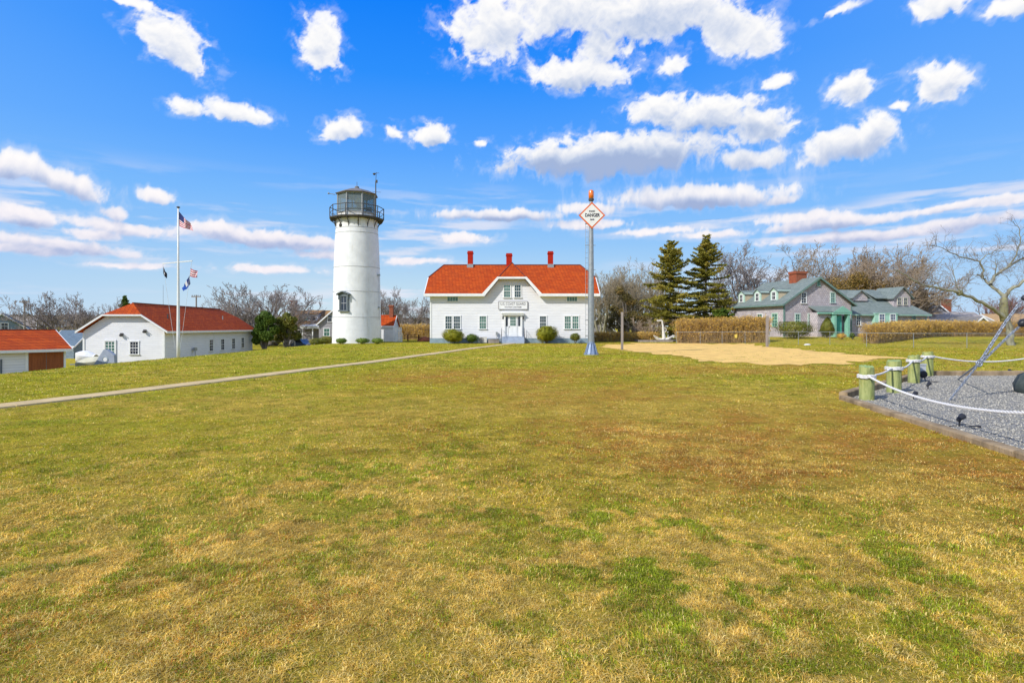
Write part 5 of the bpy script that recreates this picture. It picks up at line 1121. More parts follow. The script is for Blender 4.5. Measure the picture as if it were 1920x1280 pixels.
for s in (-1, 1): m.box((ad+s*.83-.13,-1.7,.35), (ad+s*.83+.13,-1.2,zr-.15))
m.build('porch_trim', mat('porch_green', (.24,.50,.38), (.20,.42,.32), .6), sh)
m = MB(); m.box((ad-.30,-1.26,.5), (ad+.32,-1.21,2.85)); m.box((ad-.2,-1.28,.7), (ad+.22,-1.262,1.5)); m.build('door', TEALD, sh)
m = MB(); m.box((ad-.62,-1.25,.9), (ad-.42,-1.2,2.8)); m.box((ad+.46,-1.25,.9), (ad+.66,-1.2,2.8)); m.build('sidelight', GLASSD, sh)
m = MB(); m.box((ad-1.1,-2.6,.0), (ad+1.7,-1.25,.42)); m.box((ad-.9,-3.0,.0), (ad+1.3,-2.6,.25)); m.build('step', mat('pale_blue_step', (.42,.55,.58), (.36,.47,.5)), sh)
# wing
w0, w1 = Wd-.01, la(1737, .8); e2 = 3.22; r2 = 6.0; yf, yb = .8, 7.8; ym = 4.3
m = MB(); m.box((w0, yf, G0), (w1, yb, e2)); wing = m.build('wing_wall', CEDAR, sh)
m = MB(); m.box((w0+.0,yf-.05,G0), (w1+.05,yb+.05,.55)); m.build('brick_footing', BRICK, sh)
hx_ = w1-3.0; k_ = (r2-e2)/(ym-yf); eo = .35; rf = MB()
rf.slab([(w0-.2,yf-eo,e2-eo*k_*.6),(w1+eo,yf-eo,e2-eo*k_*.6),(hx_,ym,r2),(w0-1.2,ym,r2)], (0,0,-.12)); rf.slab([(w0-.2,yb+eo,e2-.2),(w0-1.2,ym,r2),(hx_,ym,r2),(w1+eo,yb+eo,e2-.2)], (0,0,-.12)); rf.slab([(w1+eo,yf-eo,e2-eo*k_*.6),(w1+eo,yb+eo,e2-.2),(hx_,ym,r2)], (0,0,-.12))
wr = rf.build('wing_roof', ROOF_G, sh)
m = MB(); m.box((w0+.3,yf-eo-.05,e2-.36), (w1+eo,yf-eo+.0,e2-.2)); m.box((w1-.12,yf-.03,.5), (w1+.02,yf+.1,e2-.1)); m.build('wing_fascia', TEAL, wr)
ac_ = la(1686, 2); m = MB(); zd = 3.95; m.slab([(ac_-1.15,1.6,zd-.3),(ac_+1.15,1.6,zd-.3),(ac_+1.15,1.6,zd+1.15),(ac_,1.6,zd+2.2),(ac_-1.15,1.6,zd+1.15)], (0,3.5,0)); d = m.build('wide_dormer', CEDAR, wr)
m = MB()
for s in (-1, 1): m.slab([(ac_+s*1.45,1.35,zd+.98),(ac_,1.35,zd+2.32),(ac_,5,zd+2.32),(ac_+s*1.45,5,zd+.98)], (0,0,-.1))
m.slab([(ac_-3.0,2.2,zd+1.02),(ac_-1.2,2.2,zd+1.02),(ac_-1.2,4.3,zd+2.1),(ac_-3.0,4.3,zd+2.1)], (0,0,-.1)); m.build('dormer_roof', ROOF_G, d)
for s in (-.42, .42): window(d, Fr((ac_+s,1.6,zd+.62), (1,0,0), (0,-1,0)), .42, .78, 2, 2, GLASSD, trim=mat('pale_tan_trim', (.6,.58,.47)), name='dormer_window', cw=.07)
ag = la(1603, 3); m = MB(); m.slab([(ag-.95,2.2,4.6),(ag+.95,2.2,4.6),(ag+.95,2.2,5.1),(ag,2.2,5.75),(ag-.95,2.2,5.1)], (0,2,0)); d = m.build('small_gable', CEDAR, wr)
m = MB()
for s in (-1, 1): m.slab([(ag+s*1.2,2.0,4.95),(ag,2.0,5.85),(ag,4.5,5.85),(ag+s*1.2,4.5,4.95)], (0,0,-.09))
m.build('dormer_roof', ROOF_G, d)
for x0, x1, q0, q1, g, t_ in ((1605,1613.5,589,610,GLASSD,TRIM),(1710,1716.5,589,604,GLASSD,TEAL)):
    fr, w, h = fs(x0, x1, q0, q1, yf); window(sh, fr, w, h, 2, 4, g, trim=t_)
b0, b1 = la(1640, yf-.4), la(1682, yf-.4); m = MB(); m.box((b0,yf-.45,1.35), (b1,yf-.003,3.05)); m.box((b0-.05,yf-.5,1.25), (b1+.05,yf-.003,1.36)); m.box((b0-.05,yf-.5,3.05), (b1+.05,yf-.003,3.16)); bay = m.build('bay_window', mat('mint_bay_trim', (.40,.66,.52), (.33,.56,.44), .6), sh)
for x0, x1 in ((1647.5,1659),(1668,1679)):
    p_ = Fr((la((x0+x1)/2, yf-.45), yf-.45, lz_(599.5, 13)), (1,0,0), (0,-1,0)); window(bay, p_, (x1-x0)*.057, 1.25, 3, 4, mat('bluish_glass', (.05,.09,.18), (.03,.05,.1), .08, spec=.8), trim=TRIM, cw=.06)
# ---------------------------------------------------------------- simple background houses
def cottage(name, label, x, y, rz, w, d, h, rise, wm, rm, base, cat='house', wins=(), group=None, chim=None, over=.3, trim=TRIM, axis_='x', side=()):
    """w along x (front), d back; ridge along x unless axis_=='y'"""
    t = thing(name, label, cat, (x, y, base), rz, group); m = MB()
    if axis_ == 'x':
        m.slab([(-w/2,0,0),(-w/2,0,h),(-w/2,d/2,h+rise-.1),(-w/2,d,h),(-w/2,d,0)], (w,0,0)); m.build('wall', wm, t); rf = MB(); k = rise/(d/2)
        rf.slab([(-w/2-over,-over,h-over*k),(w/2+over,-over,h-over*k),(w/2+over,d/2,h+rise),(-w/2-over,d/2,h+rise)], (0,0,-.12)); rf.slab([(-w/2-over,d+over,h-over*k),(-w/2-over,d/2,h+rise),(w/2+over,d/2,h+rise),(w/2+over,d+over,h-over*k)], (0,0,-.12)); r_ = rf.build('roof', rm, t)
        m = MB(); m.box((-w/2-over,-over-.06,h-over*k-.16), (w/2+over,-over-.003,h-over*k+.01))
        for s in (-1, 1): xx = s*(w/2+over); m.slab([(xx,-over,h-over*k-.16),(xx,-over,h-over*k),(xx,d/2,h+rise),(xx,d/2,h+rise-.2)], (s*.05,0,0))
    else:
        m.slab([(-w/2,0,0),(w/2,0,0),(w/2,0,h),(0,0,h+rise-.1),(-w/2,0,h)], (0,d,0)); m.build('wall', wm, t); rf = MB(); k = rise/(w/2)
        for s in (-1, 1): rf.slab([(s*(w/2+over),-over,h-over*k),(0,-over,h+rise),(0,d+over,h+rise),(s*(w/2+over),d+over,h-over*k)], (0,0,-.12))
        r_ = rf.build('roof', rm, t); m = MB()
        for s in (-1, 1): m.slab([(s*(w/2+over),-over-.003,h-over*k-.2),(s*(w/2+over),-over-.003,h-over*k+.01),(0,-over-.003,h+rise+.01),(0,-over-.003,h+rise-.24)], (0,-.06,0))
    m.build('fascia', trim, r_)
    for (cx_, cz_, ww, hh, g) in wins: window(t, Fr((cx_,0,cz_), (1,0,0), (0,-1,0)), ww, hh, 2, 2, g, trim=trim)
    if chim:
        m = MB(); cx_, cy_, cw_, zt2 = chim; m.box((cx_-cw_/2,cy_-cw_/2,h), (cx_+cw_/2,cy_+cw_/2,zt2-.2)); m.box((cx_-cw_/2-.06,cy_-cw_/2-.06,zt2-.2), (cx_+cw_/2+.06,cy_+cw_/2+.06,zt2)); m.build('chimney', BRICK, r_)
    return t
GSH = shingle('grey_wall_shingle', (.42,.40,.41), (.33,.32,.33), (.22,.21,.22), .16, .22, big=.2)
BSH = shingle('blue_grey_wall_shingle', (.26,.33,.38), (.20,.26,.31), (.15,.19,.22), .16, .22, big=.2)
cottage('cottage', 'blue-grey gabled house behind the garage at the far left', px(4, 92), 92, R(36), 6.0, 5, 2.7, 2.3, BSH, ROOF_BL, -1.2, axis_='y', wins=((.3,2.9,.8,1.0,GLASSD),(1.8,.9,1.4,1.1,GLASSD)))
cottage('cottage', 'house with a brown-grey roof slope behind the far left utility pole', px(38, 100), 100, R(36), 3.6, 6, 2.6, 2.1, WHITE, shingle('weathered_brown_grey_roof', (.40,.34,.28), (.32,.27,.22), (.2,.17,.14), .1, .3), -1.2)
cottage('shed', 'small blue-grey shed behind the right end of the garage', px(116, 62), 62, R(0), 2.6, 4, 2.1, 1.5, BSH, ROOF_BL, -2.35, cat='shed', axis_='x')
cottage('cottage', 'small white house corner showing left of the long white building', px(150, 84), 84, R(0), 3.2, 6, 2.2, .8, WHITE, ROOF_BL, -1.7, wins=())
bh = cottage('cottage', 'brown-roofed house with shed dormer and white porch left of the lighthouse', px(573, 86), 86, 0, 6.6, 8, 3.0, 2.35, GSH, ROOF_BR, -1.15, chim=(-3.3,4,.8,6.9), wins=((-1.2,1.6,.8,1.2,GLASSD),))
m = MB(); m.box((-1.0,1.2,3.35), (1.4,4,4.75)); d = m.build('dormer', WHITE, bh); m = MB(); m.slab([(-1.2,.9,4.65),(1.6,.9,4.65),(1.6,4,5.3),(-1.2,4,5.3)], (0,0,.1)); m.build('dormer_roof', ROOF_BR, d); window(d, Fr((.7,1.2,4.1), (1,0,0), (0,-1,0)), .8, .7, 2, 2, GLASSD); window(d, Fr((-.4,1.2,4.1), (1,0,0), (0,-1,0)), .7, .7, 2, 2, GLASSG)
pc = MB()
for xx in (.1, 1.6, 3.2): pc.box((xx-.08,-1.6,-.3), (xx+.08,-1.44,2.5))
pc.box((-.2,-1.7,2.5), (3.4,-1.4,2.75)); pc.box((-.1,-1.6,.0), (3.3,-1.5,.55)); pc.slab([(-.3,-1.8,2.75),(3.5,-1.8,2.75),(3.5,0,3.1),(-.3,0,3.1)], (0,0,.08)); pc.build('porch', TRIM, bh)
cottage('cottage', 'grey-shingled gable house directly behind the left edge of the lighthouse', px(629, 80), 80, R(3), 4.6, 8, 3.1, 2.1, GSH, ROOF_S, -.9, axis_='y', wins=((-.75,3.7,.5,.95,GLASSD),(-1.2,1.75,.75,1.0,GLASSG)))
cottage('bungalow', 'low grey roof glimpsed through the bare trees right of the lighthouse', px(757, 108), 108, 0, 7, 7, 1.9, 1.0, GSH, ROOF_S, -.6)
cottage('cottage', 'grey house with white gable trim and small window behind the low hedge', px(1122, 82), 82, R(4), 5.2, 8, .9, 2.1, GSH, ROOF_S, -.0, axis_='y', wins=((.65,1.05,.6,.9,GLASSD),))
cottage('shed', 'small pale blue gable peeping out behind the white anchor', px(1263, 78), 78, R(-20), 1.6, 3, .9, 1.3, mat('pale_blue_wall', (.55,.62,.72), (.5,.56,.66)), ROOF_S, .05, cat='shed', axis_='y', over=.12)
rh = cottage('cottage', 'white-trimmed grey gable house right of the long shingled wing', px(1758, 88), 88, R(-4), 4.6, 9, 2.7, 2.0, GSH, ROOF_S, .5, axis_='y', wins=((-.2,2.6,.7,1.0,GLASSG),))
cottage('house', 'orange-brown house with a tall brick chimney behind the bare limb', px(1800, 92), 92, R(3), 3.8, 7, 2.9, .8, mat('orange_brown_wall', (.46,.17,.05), (.36,.13,.04)), ROOF_S, .5, chim=(-1.5,1.0,1.0,5.6))
cottage('bungalow', 'long low house with a pale grey-brown roof behind the flat-topped hedge', px(1800, 80), 80, 0, 10.5, 9, 1.3, 2.0, GSH, shingle('pale_grey_brown_roof', (.40,.36,.34), (.32,.29,.27), (.22,.2,.19), .1, .3, big=.2), .5)
cottage('cottage', 'small grey front gable with a white vent beside the leaning tree', px(1840, 76), 76, 0, 3.2, 5, 1.2, 1.3, mat('plain_grey_wall', (.38,.39,.41), (.33,.34,.36)), ROOF_S, .5, axis_='y', wins=((0,1.6,.2,.35,TRIM),))
cottage('bungalow', 'tan-roofed low house beyond the hedge at the right edge', px(1935, 84), 84, 0, 8, 8, 1.5, 1.6, GSH, shingle('tan_roof', (.52,.33,.16), (.43,.27,.13), (.3,.2,.1), .1, .3, big=.2), .5)
for k, (p, q, s) in enumerate([(1872,556,101),(1902,560,102)]):
    bare_tree(['reddish bare tree just behind the trunk of the leaning tree', 'reddish bare tree right of the leaning tree trunk'][k], px(p, 95+k*5), 95+k*5, pz(q, 95)-.5, 2.5, s, r=.2, stems=5, spread=.6, n=[6,6,5,4], twig=mat('reddish_twigs', (.30,.14,.10), (.2,.1,.07)), base=.4, group='reddish bare trees behind the leaning tree')
# far wooded rise on both sides of the picture
rgf = np.random.default_rng(9); Q = []
n_ = 60000; xx = (rgf.random(n_)-.5)*1700; yy = 300+rgf.random(n_)*60; hh = (4.5+7*fbm(xx*.02, yy*.02, 4, 4))*np.sqrt(rgf.random(n_)); 
tag(leaves('far_woods', np.stack([xx, yy, hh-.8], 1), 1.0, leafmat('far_wood', (.14,.11,.09), (.20,.16,.12), (.22,.19,.13), 1, 0), None, 4), 'distant brown-grey woods along the horizon', 'woods', kind='stuff')
# ---------------------------------------------------------------- red-roofed shed, picket fence, table (right of the lighthouse)
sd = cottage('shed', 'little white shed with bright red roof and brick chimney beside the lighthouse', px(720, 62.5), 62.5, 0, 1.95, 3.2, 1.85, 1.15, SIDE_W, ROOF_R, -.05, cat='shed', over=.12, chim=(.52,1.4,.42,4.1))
pf = thing('picket_fence', 'short run of tall white picket boards beside the little red-roofed shed', 'fence', (px(737, 61), 61, -.05)); 
m = MB()
for k in range(6): m.box((.03+k*.155,0,.05), (.03+k*.155+.10,.03,1.62+.0*k))
m.build('picket', TRIM, pf); m = MB(); m.box((0,.035,.4), (.92,.08,.5)); m.box((0,.035,1.25), (.92,.08,1.35)); m.build('rail', TRIM, pf); m = MB(); m.box((.93,-.02,0), (1.03,.09,1.02)); m.build('post', mat('cream_post', (.7,.6,.42)), pf)
pt = thing('picnic_table', 'dark brown picnic table on the grass left of the station house', 'picnic table', (px(775, 64), 64, zg(px(775, 64), 64)), R(15))
tb = mat('dark_brown_table', (.10,.035,.02), (.07,.03,.02))
m = MB()
for k in range(4): m.box((-.85,-.36+k*.185,.72), (.85,-.36+k*.185+.165,.76))
m.build('tabletop', tb, pt)
for s in (-1, 1): m = MB(); m.box((-.85,s*.72-.13,.42), (.85,s*.72+.13,.46)); m.build('bench', tb, pt)
for s in (-1, 1):
    for q in (-1, 1): m = MB(); m.bar((s*.6,q*.62,0), (s*.6,q*.18,.72), .07); m.build('leg', tb, pt)
m = MB(); m.lathe([(1.0,-.05),(.8,.2),(.45,.42),(.1,.52)], 14); ob = m.build('earth_mound', mat('red_earth', (.42,.13,.06), (.30,.10,.05), 1, 3, bump=.5), smooth=True); ob.location = (px(797, 64), 64, zg(px(797, 64), 64)); tag(ob, 'low mound of reddish earth against the left wall of the station house', 'mound')
# ---------------------------------------------------------------- poles, antenna, boats, car
def utility(label, p, q, Y, h0, arm=True):
    b = zg(px(p, Y), Y); t = thing('utility_pole', label, 'utility pole', (px(p, Y), Y, b), 0, 'utility poles on the far left'); H = pz(q, Y)-b; m = MB(); m.tube([(0,0,-.2),(0,0,H)], [.16,.11], 8); m.build('pole', WOODG, t)
    m = MB(); m.box((-.75,-.1,H-.35), (.75,.02,H-.2)); m.build('crossarm', WOODG, t)
    for s in (-.65, -.3, .3, .65): m = MB(); m.lathe([(.05,0),(.09,.1),(.05,.22)], 8, (s,-.04,H-.2)); m.build('insulator', METAL, t)
    return t
utility('utility pole with crossarm in front of the far left houses', 46, 563, 86, 0)
utility('utility pole rising behind the ridge of the long red roof', 368, 553, 92, 0)
m = MB(); an = thing('aerial', 'thin whip aerial behind the long red roof left of the flagpole', 'aerial', (px(306, 78), 78, -1.4)); m.tube([(0,0,0),(0,0,pz(534, 78)+1.4)], [.045,.02], 5); m.build('whip', METAL, an); m = MB(); m.lathe([(.08,0),(.08,.25)], 8); m.build('foot', METAL, an)
def wheel(x, y, z, r, parent, ax='y', w=.16):
    m = MB(); m.lathe([(r*.62,-w/2),(r*.95,-w/2),(r,-w*.3),(r,w*.3),(r*.95,w/2),(r*.62,w/2)], 20); m.xf(Matrix.Translation((x,y,z)) @ Matrix.Rotation(R(90), 4, 'X')); t_ = m.build('wheel', BLACK, parent, smooth=False)
    m = MB(); m.lathe([(.03,-w*.52),(r*.6,-w*.45),(r*.6,w*.45),(.03,w*.52)], 16); m.xf(Matrix.Translation((x,y,z)) @ Matrix.Rotation(R(90), 4, 'X')); m.build('rim', mat('pale_rim', (.6,.6,.58)), t_)
def hull(L, wd, h, z0, sheer=.25):
    m = MB(); n = 12; rows = []
    for i in range(n+1):
        u = i/n; w = wd/2*(1-max(0, (u-.45)/.55)**2.2)*(.9+.1*u); zt2 = z0+h+sheer*u*u; zb = z0+.28*h*max(0, (u-.6)/.4)**2
        rows.append([(u*L-L/2, -w, zt2), (u*L-L/2, -w*.86, zb+h*.35), (u*L-L/2, 0, zb), (u*L-L/2, w*.86, zb+h*.35), (u*L-L/2, w, zt2)])
    vs = [p for r_ in rows for p in r_]; fs_ = [(i*5+j, i*5+j+1, (i+1)*5+j+1, (i+1)*5+j) for i in range(n) for j in range(4)]+[(0,1,2,3,4)]
    return m.add(vs, fs_), rows
def boat(label, x, y, rz, L, wd, h, cov, base, hm):
    t = thing('covered_boat', label, 'boat', (x, y, base), rz, 'boats on trailers by the long white building'); m, rows = hull(L, wd, h, .55); m.build('hull', hm, t, smooth=True)
    m = MB(); vs = []
    for i, r_ in enumerate(rows):
        u = i/12; zt2 = r_[0][2]; hh = .42*math.sin(PI*min(1, u*.85+.12)); vs += [r_[0], (r_[0][0], r_[0][1]*.5, zt2+hh*.75), (r_[0][0], 0, zt2+hh), (r_[0][0], -r_[0][1]*.5, zt2+hh*.75), r_[4]]
    m.add(vs, [(i*5+j, i*5+j+1, (i+1)*5+j+1, (i+1)*5+j) for i in range(12) for j in range(4)]+[(0,1,2,3,4)]); m.build('cover', cov, t, smooth=True)
    m = MB(); m.bar((-L*.4,0,.42), (L*.75,0,.42), .09); m.bar((-L*.1,-wd*.5,.36), (-L*.1,wd*.5,.36), .08); m.build('trailer_frame', METAL, t)
    for s in (-1, 1): wheel(-L*.1, s*wd*.5, .33, .33, t)
    return t
CREAM = mat('cream_canvas', (.60,.58,.45), (.50,.48,.36), .9, 2); BY = 45.5
boat('white boat under a white cover farthest left by the long white building', px(150, BY), BY+.6, R(190), 1.5, .9, .5, WHITE, pz(679, BY)-.62, WHITE)
boat('boat under a cream cover between the white boat and the tilted grey panel', px(177, BY), BY, R(6), 2.3, 1.1, .5, CREAM, pz(684, BY)-.85, CREAM)
gp = thing('tilted_skiff', 'grey skiff tilted on its side showing a white roundel', 'skiff', (px(199, BY-1), BY-1.2, pz(688, BY-1)), 0); m = MB()
m.slab([(-.95,0,0),(-.05,0,1.38),(.12,0,1.40),(.75,0,.95),(.80,0,.1),(.5,0,0)], (0,.32,0)); m.build('hull', mat('dull_grey_paint', (.36,.40,.47), (.30,.34,.4), .6, 3), gp)
m = MB(); m.lathe([(.16,0),(.16,.02)], 20); m.xf(Matrix.Translation((.08,-.003,.62)) @ Matrix.Rotation(R(90), 4, 'X')); m.build('roundel', TRIM, gp); m = MB(); m.torus((.08,-.02,.62), .22, .014, 'y', 24, 5); m.build('roundel_ring', mat('pale_blue_ring', (.55,.68,.75)), gp)
Yc = 74; cg = pz(649, Yc)-.55; car = thing('parked_car', 'dark blue parked car half hidden behind the crest left of the lighthouse', 'car', (px(567, Yc), Yc, cg), R(-18))
cm = mat('dark_blue_car_paint', (.06,.09,.15), (.05,.075,.13), .25, 2, coat=.6, spec=.6)
m = MB(); prof = [(-2.1,.35),(-2.15,.75),(-1.95,.95),(-1.0,1.02),(1.1,1.02),(2.05,.88),(2.15,.55),(2.1,.35)]; m.slab([(a*.55,-.85,b_) for a, b_ in prof], (0,1.7,0)); m.slab([(a*.55,-.74,b_) for a, b_ in [(-1.75,1.02),(-1.35,1.45),(.3,1.5),(1.1,1.02)]], (0,1.48,0)); m.build('body', cm, car)
m = MB(); m.slab([(a*.55,-.752,b_) for a, b_ in [(-1.55,1.06),(-1.28,1.38),(.25,1.43),(.85,1.06)]], (0,.01,0)); m.build('window', GLASSD, car)
for a in (-.7, .75):
    for s in (-1, 1): wheel(a, s*.78, .33, .33, car)
for s in (-1, 1): m = MB(); m.box((1.14,s*.6-.15,.62), (1.19,s*.6+.15,.78)); m.build('headlight', mat('headlight_glass', (.7,.72,.75), rough=.15), car)
# ---------------------------------------------------------------- chain-link fences and court posts
def chainlink(label, P, h, wire=.0018, sp=.16, rr=.017, top=True):
    x0, y0 = P[0]; b0 = zg(x0, y0); t = thing('chain_link_fence', label, 'fence', (x0, y0, b0), 0, 'chain-link fences'); L = [Vector((x-x0, y-y0, zg(x, y)-b0)) for x, y in P]
    for q in L: m = MB(); m.tube([q+Vector((0,0,-.2)), q+Vector((0,0,h+.04))], rr*1.25, 6); m.build('post', METAL, t)
    m = MB(); m.tube([q+Vector((0,0,h)) for q in L], rr, 5); m.build('top_rail', METAL, t); segs = []
    for a, b_ in zip(L[:-1], L[1:]):
        l_ = (b_-a).length; n = int(l_/sp)
        for k in range(-int(h/sp), n):
            for s in (1, -1):
                s0, s1 = (k*sp, k*sp+h) if s > 0 else (k*sp+h, k*sp); c0, c1 = max(0, min(l_, s0)), max(0, min(l_, s1))
                if abs(c1-c0) < .02: continue
                z0 = abs(c0-s0); z1 = h-abs(c1-s1); segs.append((a.lerp(b_, c0/l_)+Vector((0,0,z0+.02)), a.lerp(b_, c1/l_)+Vector((0,0,z1))))
    twig_mesh('wire_mesh', [(p, q, wire, wire) for p, q in segs], METAL, t)
chainlink('long chain-link fence crossing in front of the hedges and the shingled house', [(px(p, y), y) for p, y in ((1268,54.5),(1313,53.5),(1354,53),(1397,52),(1443,50.5),(1497,49.5),(1556,48.5),(1625,46),(1713,44.2),(1813,43.4),(1925,43),(2040,42.5))], 1.12)
chainlink('short chain-link fence between the long white building and the dark blue car', [(px(p, y), y) for p, y in ((470,73),(490,72.5),(512,72),(531,71.5),(553,71))], 1.15)
def post(label, p, q0, q1, w, lean=0):
    x, y = hit(p, q1); o = thing('court_post', label, 'post', (x, y, zg(x, y)), 0, 'wooden sand court posts'); H = pz(q0, y)-zg(x, y); m = MB(); m.bar((0,0,-.2), (lean,0,H), w); m.build('post', WOODG, o); m = MB(); m.tube([(lean-w*.8,0,H*.93),(lean+w*.8,0,H*.93)], .02, 5); m.build('hook', DMETAL, o)
post('square grey court post standing in front of the brown juniper', 1166.5, 585, 655.5, .15); post('square pale grey court post at the right end of the tall hedge', 1438.5, 592, 650.5, .17)
ys = MB(); ys.box((-.12,-.02,-.16), (.12,-.0,.16)); ob = ys.build('fence_tag', mat('yellow_tag', (.75,.58,.10), (.65,.5,.1))); ob.location = (px(1379, 52.3), 52.2, pz(630, 52.3)); tag(ob, 'small yellow plate fixed to the chain-link fence before the tall hedge', 'plate')
for p, q, lab in ((1372,641.5,'small white stone at the foot of the fence before the tall hedge'),(1514,647,'small white stone on the grass below the wide mounded bush')):
    x, y = hit(p, q); m = MB(); m.lathe([(.22,-.05),(.24,.05),(.15,.14),(.04,.17)], 9); ob = m.build('white_stone', mat('white_stone_rock', (.66,.64,.6), (.5,.48,.45), .9, 6), smooth=True); ob.location = (x, y, zg(x, y)); ob.scale = (1.3,.8,.8); tag(ob, lab, 'stone', 'white stones along the fence')
# ---------------------------------------------------------------- white anchor
AY = 61.0; ax0 = px(1243.5, AY); ab = zg(ax0, AY); an = thing('anchor', 'large white-painted anchor standing upright on a low timber plinth', 'anchor', (ax0, AY, ab)); A = lambda p, q: (px(p, AY)-ax0, 0, pz(q, AY)-ab)
WA = mat('cream_white_anchor_paint', (.80,.76,.68), (.66,.6,.5), .5, 4)
m = MB(); m.tube([A(1245,635),A(1244,625),A(1243,612),A(1241.5,603)], [.20,.16,.10,.08], 8); m.build('shank', WA, an)
arc = [(1226.5,630),(1231,634),(1237,636.5),(1244,637.5),(1251,636),(1257,633.5),(1261.5,630)]
m = MB(); m.tube([A(*q) for q in arc], [.04,.13,.17,.19,.17,.13,.04], 8); m.build('arms', WA, an, smooth=True)
for s in (-1, 1): m = MB(); c = A(1230 if s < 0 else 1258, 631.5); m.slab([(c[0]-.28,-.2,c[2]-.03),(c[0]+.28,-.2,c[2]-.03),(c[0]+.28,.2,c[2]-.03),(c[0]-.28,.2,c[2]-.03)], (0,0,.08)); m.xf(Matrix.Translation(c) @ Matrix.Rotation(s*R(-28), 4, 'Y') @ Matrix.Translation((-c[0],0,-c[2]))); m.build('fluke', WA, an)
m = MB(); m.tube([A(1242.5,603),A(1240,601),A(1233,601.5)], [.09,.09,.07], 8); m.lathe([(.02,-.1),(.11,0),(.02,.1)], 8, A(1233,601.5)); m.build('stock', WA, an)
m = MB(); m.torus(A(1246,618.5), .19, .045, 'y', 14, 6); m.build('ring', WA, an)
m = MB(); m.box((-2.9,-1.0,-.1), (1.1,-.85,.22)); m.box((-2.9,1.0,-.1), (1.1,1.15,.22)); m.box((-2.9,-.85,-.1), (-2.75,1.0,.22)); m.box((.95,-.85,-.1), (1.1,1.0,.22)); m.box((-.5,-.3,0), (.6,.3,.26)); pl = m.build('timber_plinth', WOODG); pl.location = (ax0, AY, ab); tag(pl, 'low rectangular timber plinth under the white anchor', 'plinth')
m = MB(); m.box((0,0,-.05), (2.3,.16,.16)); pl = m.build('timber_beam', WOODG); pl.location = (px(1262, 60), 60, zg(px(1262, 60), 60)); tag(pl, 'single grey timber lying right of the white anchor', 'beam')
# ---------------------------------------------------------------- gravel bed: timbers, pilings, rope, lights, chains
TIMB = mat('weathered_timber', (.44,.32,.19), (.19,.135,.075), .9, 2.2, 7, bump=.8, bscale=26, stretch=(1,1,.25))
def timber(label, a, b_, w=.17, h=.085, z0=-.05, parts=2):
    a = Vector(a); b_ = Vector(b_); d = (b_-a); L = d.length; d.normalize(); nrm = Vector((-d.y, d.x)); o = thing('edging_timber', label, 'timber', (a.x, a.y, zg(a.x, a.y)), math.atan2(d.y, d.x), 'timbers edging the gravel bed')
    n = parts; rng = random.Random(int(L*100))
    for k in range(n):
        s0, s1 = L*k/n+.004, L*(k+1)/n-.004; m = MB(); K = 10; vs = []
        za = zg(*(a+d*s0))-zg(a.x, a.y)
        for i in range(K+1):
            s = s0+(s1-s0)*i/K; zz = zg(*(a+d*s))-zg(a.x, a.y); j = lambda: rng.uniform(-.006, .006)
            vs += [(s,-w/2+j(),zz+z0),(s,-w/2+j(),zz+h-.02),(s,-w/2+.018,zz+h+j()),(s,w/2-.018,zz+h+j()),(s,w/2+j(),zz+h-.02),(s,w/2+j(),zz+z0)]
        fs_ = [(i*6+j_, i*6+j_+1, (i+1)*6+j_+1, (i+1)*6+j_) for i in range(K) for j_ in range(5)]+[tuple(range(6)), tuple(range(K*6, K*6+6))[::-1]]
        m.add(vs, fs_); m.build('beam', TIMB, o)
off_ = lambda i: BED[i]
timber('nearest edging timber running out of the picture at the lower right', off_(1), off_(0)); timber('long front timber along the grass below the nearest piling', off_(2), off_(1), parts=1)
timber('timber behind the row of green pilings', off_(2), off_(3), h=.17); timber('back timber along the far edge of the gravel bed', off_(3), off_(4), h=.17, parts=3)
PT = bpy.data.materials.new('green_treated_piling'); PT.use_nodes = True; N = NT(PT.node_tree); b = N.n['Principled BSDF']; tcn = N.n.new('ShaderNodeTexCoord').outputs['Object']
g1 = N.noise(N.mapping(tcn, scale=(1,1,.16)), 22, 6, .65); g2 = N.noise(tcn, 4.5, 6, .7); g3 = N.noise(N.mapping(tcn, scale=(1,1,.35)), 9, 4, .6)
c = N.mix(N.mrange(g1, .35, .65), (.37,.39,.14,1), (.22,.26,.075,1)); c = N.mix(N.math('MULTIPLY', N.mrange(g2, .5, .68), .6), c, (.36,.32,.07,1)); c = N.mix(N.math('MULTIPLY', N.mrange(g3, .56, .7), .6), c, (.12,.13,.04,1)); N.l.new(c, b.inputs['Base Color']); b.inputs['Roughness'].default_value = .85
bn = N.n.new('ShaderNodeBump'); bn.inputs['Strength'].default_value = .7; bn.inputs['Distance'].default_value = .02; N.l.new(g1, bn.inputs['Height']); N.l.new(bn.outputs[0], b.inputs['Normal'])
ROPE = bpy.data.materials.new('white_twisted_rope'); ROPE.use_nodes = True; N = NT(ROPE.node_tree); b = N.n['Principled BSDF']; b.inputs['Base Color'].default_value = (.78,.75,.72,1); b.inputs['Roughness'].default_value = .8
tcn = N.n.new('ShaderNodeTexCoord').outputs['Object']; wv = N.n.new('ShaderNodeTexWave'); wv.inputs['Scale'].default_value = 14; wv.bands_direction = 'DIAGONAL'; N.l.new(tcn, wv.inputs[0]); N.l.new(N.mix(wv.outputs[1], (.80,.78,.75,1), (.58,.56,.54,1)), b.inputs['Base Color'])
PIL = [(7.80,12.52,.755,.145),(9.33,13.90,.80,.155),(11.52,16.32,.80,.145),(13.72,18.78,.80,.155),(18.9,19.05,.85,.16),(6.30,6.0,.80,.155)]
LAB = ['nearest green piling at the left corner of the gravel bed','second green piling from the left corner, thickest of the row','third green piling, just left of the grey electrical box','fourth and farthest green piling at the back corner','green piling on the back edge beyond the right of the picture','green piling on the near edge beyond the right of the picture']
